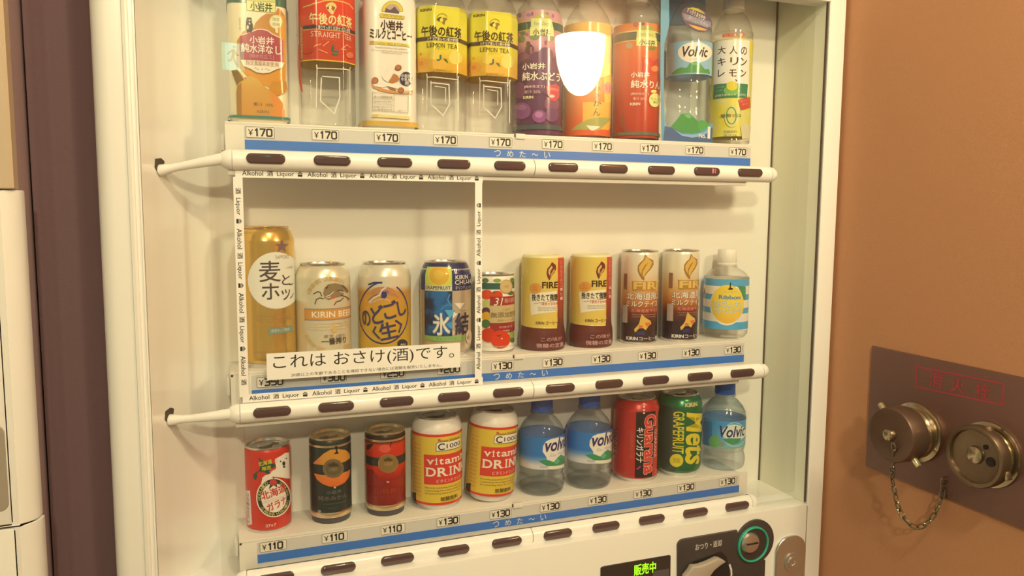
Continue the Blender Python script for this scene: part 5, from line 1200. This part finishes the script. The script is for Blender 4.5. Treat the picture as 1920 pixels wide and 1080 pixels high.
lat('coupling', [(.0385, 0), (.0392, .002), (.0385, .0045), (.0320, .006), (.0315, .012), (.034, .014)], cy2, cz2, XW - .003, BRASS)
cp2 = lat('open_coupling', [(.0340, .012), (.0362, .014), (.0366, .018), (.0366, .026), (.0355, .0285), (.0325, .0290), (.0312, .0280), (.0305, .0230), (.0250, .0215), (0, .0213)], cy2, cz2, XW - .003, mat('7c6240', .32, metal=.8))
lat('coupling_hub', [(.0110, .021), (.0095, .0245), (.0050, .0262), (0, .0266)], cy2 + .002, cz2 + .001, XW - .003, BRASS)
for dy, dz, rr_ in ((-.0165, -.002, .0056), (-.0095, .0135, .0030)):
    lat('vent_hole', [(rr_, .0212), (rr_, .0222), (rr_ * .8, .0222), (rr_ * .78, .0216), (0, .0216)], cy2 + dy, cz2 + dz, XW - .003, mat('2a1c14', .6), n=24)
for sg, yy, zz in ((1, -.0115, .0335), (-1, .0260, -.0240), (1, -.036, -.012)):
    lb = bmesh.new(); add_box(lb, -.004, .004, -.0024, .0024, -.0050, .0050, .0014)
    o = finish('lug', lb, BRASS, ho); o.location = Vector((XW - .022, cy2 + yy, cz2 + zz)) - OH; o.rotation_euler = (math.radians(-20 if yy < 0 else 45), 0, 0)
# chain from the cap to the plate
lk_bm = tube([(0, .0031 * math.sin(a), .0066 * math.cos(a)) for a in [2 * PI * i / 20 for i in range(21)]], .0010, 7, caps=False)
lmesh = finish('chain_link', lk_bm, mat('8c7c54', .3, metal=.9)).data; bpy.data.objects.remove(bpy.data.objects['chain_link'])
def chain_pts():
    pts_px = ((1676, 836, .744), (1677.5, 860, .752), (1673, 880, .760), (1674, 905, .768), (1680, 935, .771), (1688, 960, .774), (1702, 979, .776), (1720, 989, .778), (1738, 980, .781), (1751, 965, .785), (1761, 945, .788), (1767, 925, .792), (1770, 905, .793))
    return catmull([tuple(atx(u, v, xx)) for u, v, xx in pts_px], 24)
cps = [Vector(p_) for p_ in chain_pts()]; acc = 0; nxt = .002; kk = 0; last_ = cps[0]
for p_, q_ in zip(cps, cps[1:]):
    acc += (q_ - p_).length
    if acc >= nxt:
        o = bpy.data.objects.new('chain_link', lmesh); COL.objects.link(o); o.parent = ho
        dr_ = (q_ - p_).normalized(); o.rotation_mode = 'QUATERNION'
        o.rotation_quaternion = dr_.to_track_quat('Z', 'X') @ Matrix.Rotation(PI / 2 * (kk % 2) + .5, 3, 'Z').to_quaternion()
        o.location = q_ - OH; nxt += .0106; kk += 1
rgb = tube([(.0045 * math.cos(a), .0045 * math.sin(a), 0) for a in [2 * PI * i / 20 for i in range(21)]], .0007, 7, caps=False)
o = finish('ring', rgb, BRASS, ho); o.rotation_euler = (PI / 2, .3, 0); o.location = Vector((XW - .0058, *atx(1771, 901, XW - .004)[1:])) - OH

# ------------------------------------------------------------------ lamps of the room
def mirrored(u, v, yr):                    # room point at depth yr whose reflection in the glass is seen at (u, v)
    p_ = aty(u, v, 2 * YG - yr); return Vector((p_.x, yr, p_.z))
RBW = .060; CWL = .047
pw = None
for i in range(300):
    yr = -.30 - i * .004; q_ = mirrored(1090, 110, yr)
    if q_.x >= XW - CWL: pw = q_; break
zt = mirrored(1090, 70, pw.y).z; zb = mirrored(1090, 179, pw.y).z
rb = zt - zb
sl = thing('wall_lamp', 'white glass bowl uplight on the right wall, reflected in the machine glass', 'lamp', (XW, pw.y, zb)); OW = Vector(sl.location)
bw = bmesh.new(); nA, nB = 40, 14
rows = []
for j in range(nB + 1):
    ph = PI / 2 * j / nB; rr_ = RBW * math.sin(ph) ** .9; zz = rb * (1 - math.cos(ph))
    rows.append([bw.verts.new((min(-.0036, -CWL + rr_ * math.cos(2 * PI * i / nA)), rr_ * math.sin(2 * PI * i / nA), zz)) for i in range(nA)])
for a_, b_ in zip(rows, rows[1:]):
    for i in range(nA): bw.faces.new((a_[i], a_[(i + 1) % nA], b_[(i + 1) % nA], b_[i]))
bw.faces.new(list(reversed(rows[-1])))
bmesh.ops.remove_doubles(bw, verts=bw.verts[:], dist=1e-5)
bmesh.ops.recalc_face_normals(bw, faces=bw.faces[:])
finish('shade', bw, emit_mat((1.0, .86, .51), SCONCE_STRENGTH), sl)
wp = bmesh.new(); add_box(wp, -.0035, 0, -rb * .5, rb * .5, rb * .3, rb + .012, .001); finish('wall_bracket', wp, GOLD, sl)
# recessed ceiling lights over the passage
def ceiling_light(label, x, y, aim, watts):
    dl = thing('ceiling_light', label, 'lamp', (x, y, .9))
    finish('trim', lathe([(.075, 0), (.095, -.002), (.10, -.006), (.085, -.010), (.075, -.006)], n=40), CREAM2, dl)
    finish('bulb', lathe([(0, -.014), (.04, -.012), (.07, -.006), (.074, -.001)], n=40), emit_mat((1, .86, .51), 6), dl)
    L = bpy.data.lights.new('ceiling_lamp', 'AREA'); L.shape = 'DISK'; L.size = .14; L.energy = watts; L.color = (1, .86, .51)
    lo = bpy.data.objects.new('ceiling_lamp', L); COL.objects.link(lo); lo.parent = dl; lo.location = (0, 0, -.02)
    lo.rotation_euler = Vector(aim).to_track_quat('-Z', 'Y').to_euler()
ceiling_light('round recessed ceiling light in front of the cream machine, nearer its glass', .30, -1.02, (0, 1.02, -1.1), DOWNLIGHT_W * .26)
ceiling_light('round recessed ceiling light farther back, in line with the gap between the machines', -.205, -2.15, (.3, 2.15, -1.1), DOWNLIGHT_W * .78)
# exit sign hanging from the ceiling
c0 = mirrored(437, 106, -3.4); dS = (c0 - CAM).length
ws = abs(mirrored(459, 106, -3.4).x - mirrored(416, 106, -3.4).x); hs = abs(mirrored(437, 80, -3.4).z - mirrored(437, 133, -3.4).z)
es = thing('exit_sign', 'small green and white lit emergency exit sign, seen reflected in the glass', 'sign', (c0.x, c0.y, c0.z - hs / 2)); 
eb = bmesh.new(); add_box(eb, -ws / 2, ws / 2, -.03, 0, 0, hs, .002); finish('housing', eb, CREAM2, es)
fb = bmesh.new(); add_box(fb, -ws / 2 + .002, ws / 2 - .002, -.0005, .0012, .002, hs - .002); finish('green_face', fb, emit_mat((.0, .80, .45), 5.0), es)
fig = bmesh.new()
def fr_(pts, mi_, y): 
    vs = [fig.verts.new((x_ * ws, y, z_ * hs)) for x_, z_ in pts]; f = fig.faces.new(vs); f.material_index = mi_; bmesh.ops.triangulate(fig, faces=[f])
fr_([(-.34, .03), (.30, .03), (.30, .97), (-.34, .97)], 0, .0016)
def limb(p_, q_, w_):
    d_ = Vector((q_[0] - p_[0], q_[1] - p_[1])); n_ = Vector((-d_.y, d_.x)).normalized() * w_ / 2
    fr_([(p_[0] + n_.x, p_[1] + n_.y), (p_[0] - n_.x, p_[1] - n_.y), (q_[0] - n_.x, q_[1] - n_.y), (q_[0] + n_.x, q_[1] + n_.y)], 1, .0020)
fr_([(.06 + .055 * math.cos(a), .84 + .045 * math.sin(a)) for a in [2 * PI * i / 16 for i in range(16)]], 1, .0020)
limb((.04, .76), (.0, .48), .13); limb((.03, .74), (-.14, .66), .05); limb((-.14, .66), (-.24, .56), .05); limb((.05, .72), (.16, .58), .05); limb((.16, .58), (.26, .55), .05)
limb((.0, .50), (.10, .30), .07); limb((.10, .30), (.20, .08), .065); limb((-.02, .50), (-.10, .36), .07); limb((-.10, .36), (-.24, .34), .06)
finish('pictogram', fig, [emit_mat((.25, 1, .92), 6.5), emit_mat((.0, .5, .3), 1.2)], es, smooth=False)
rd = tube([(0, -.015, hs), (0, -.015, .9 - es.location.z)], .004, 10); finish('hanger_rod', rd, SILVER, es)
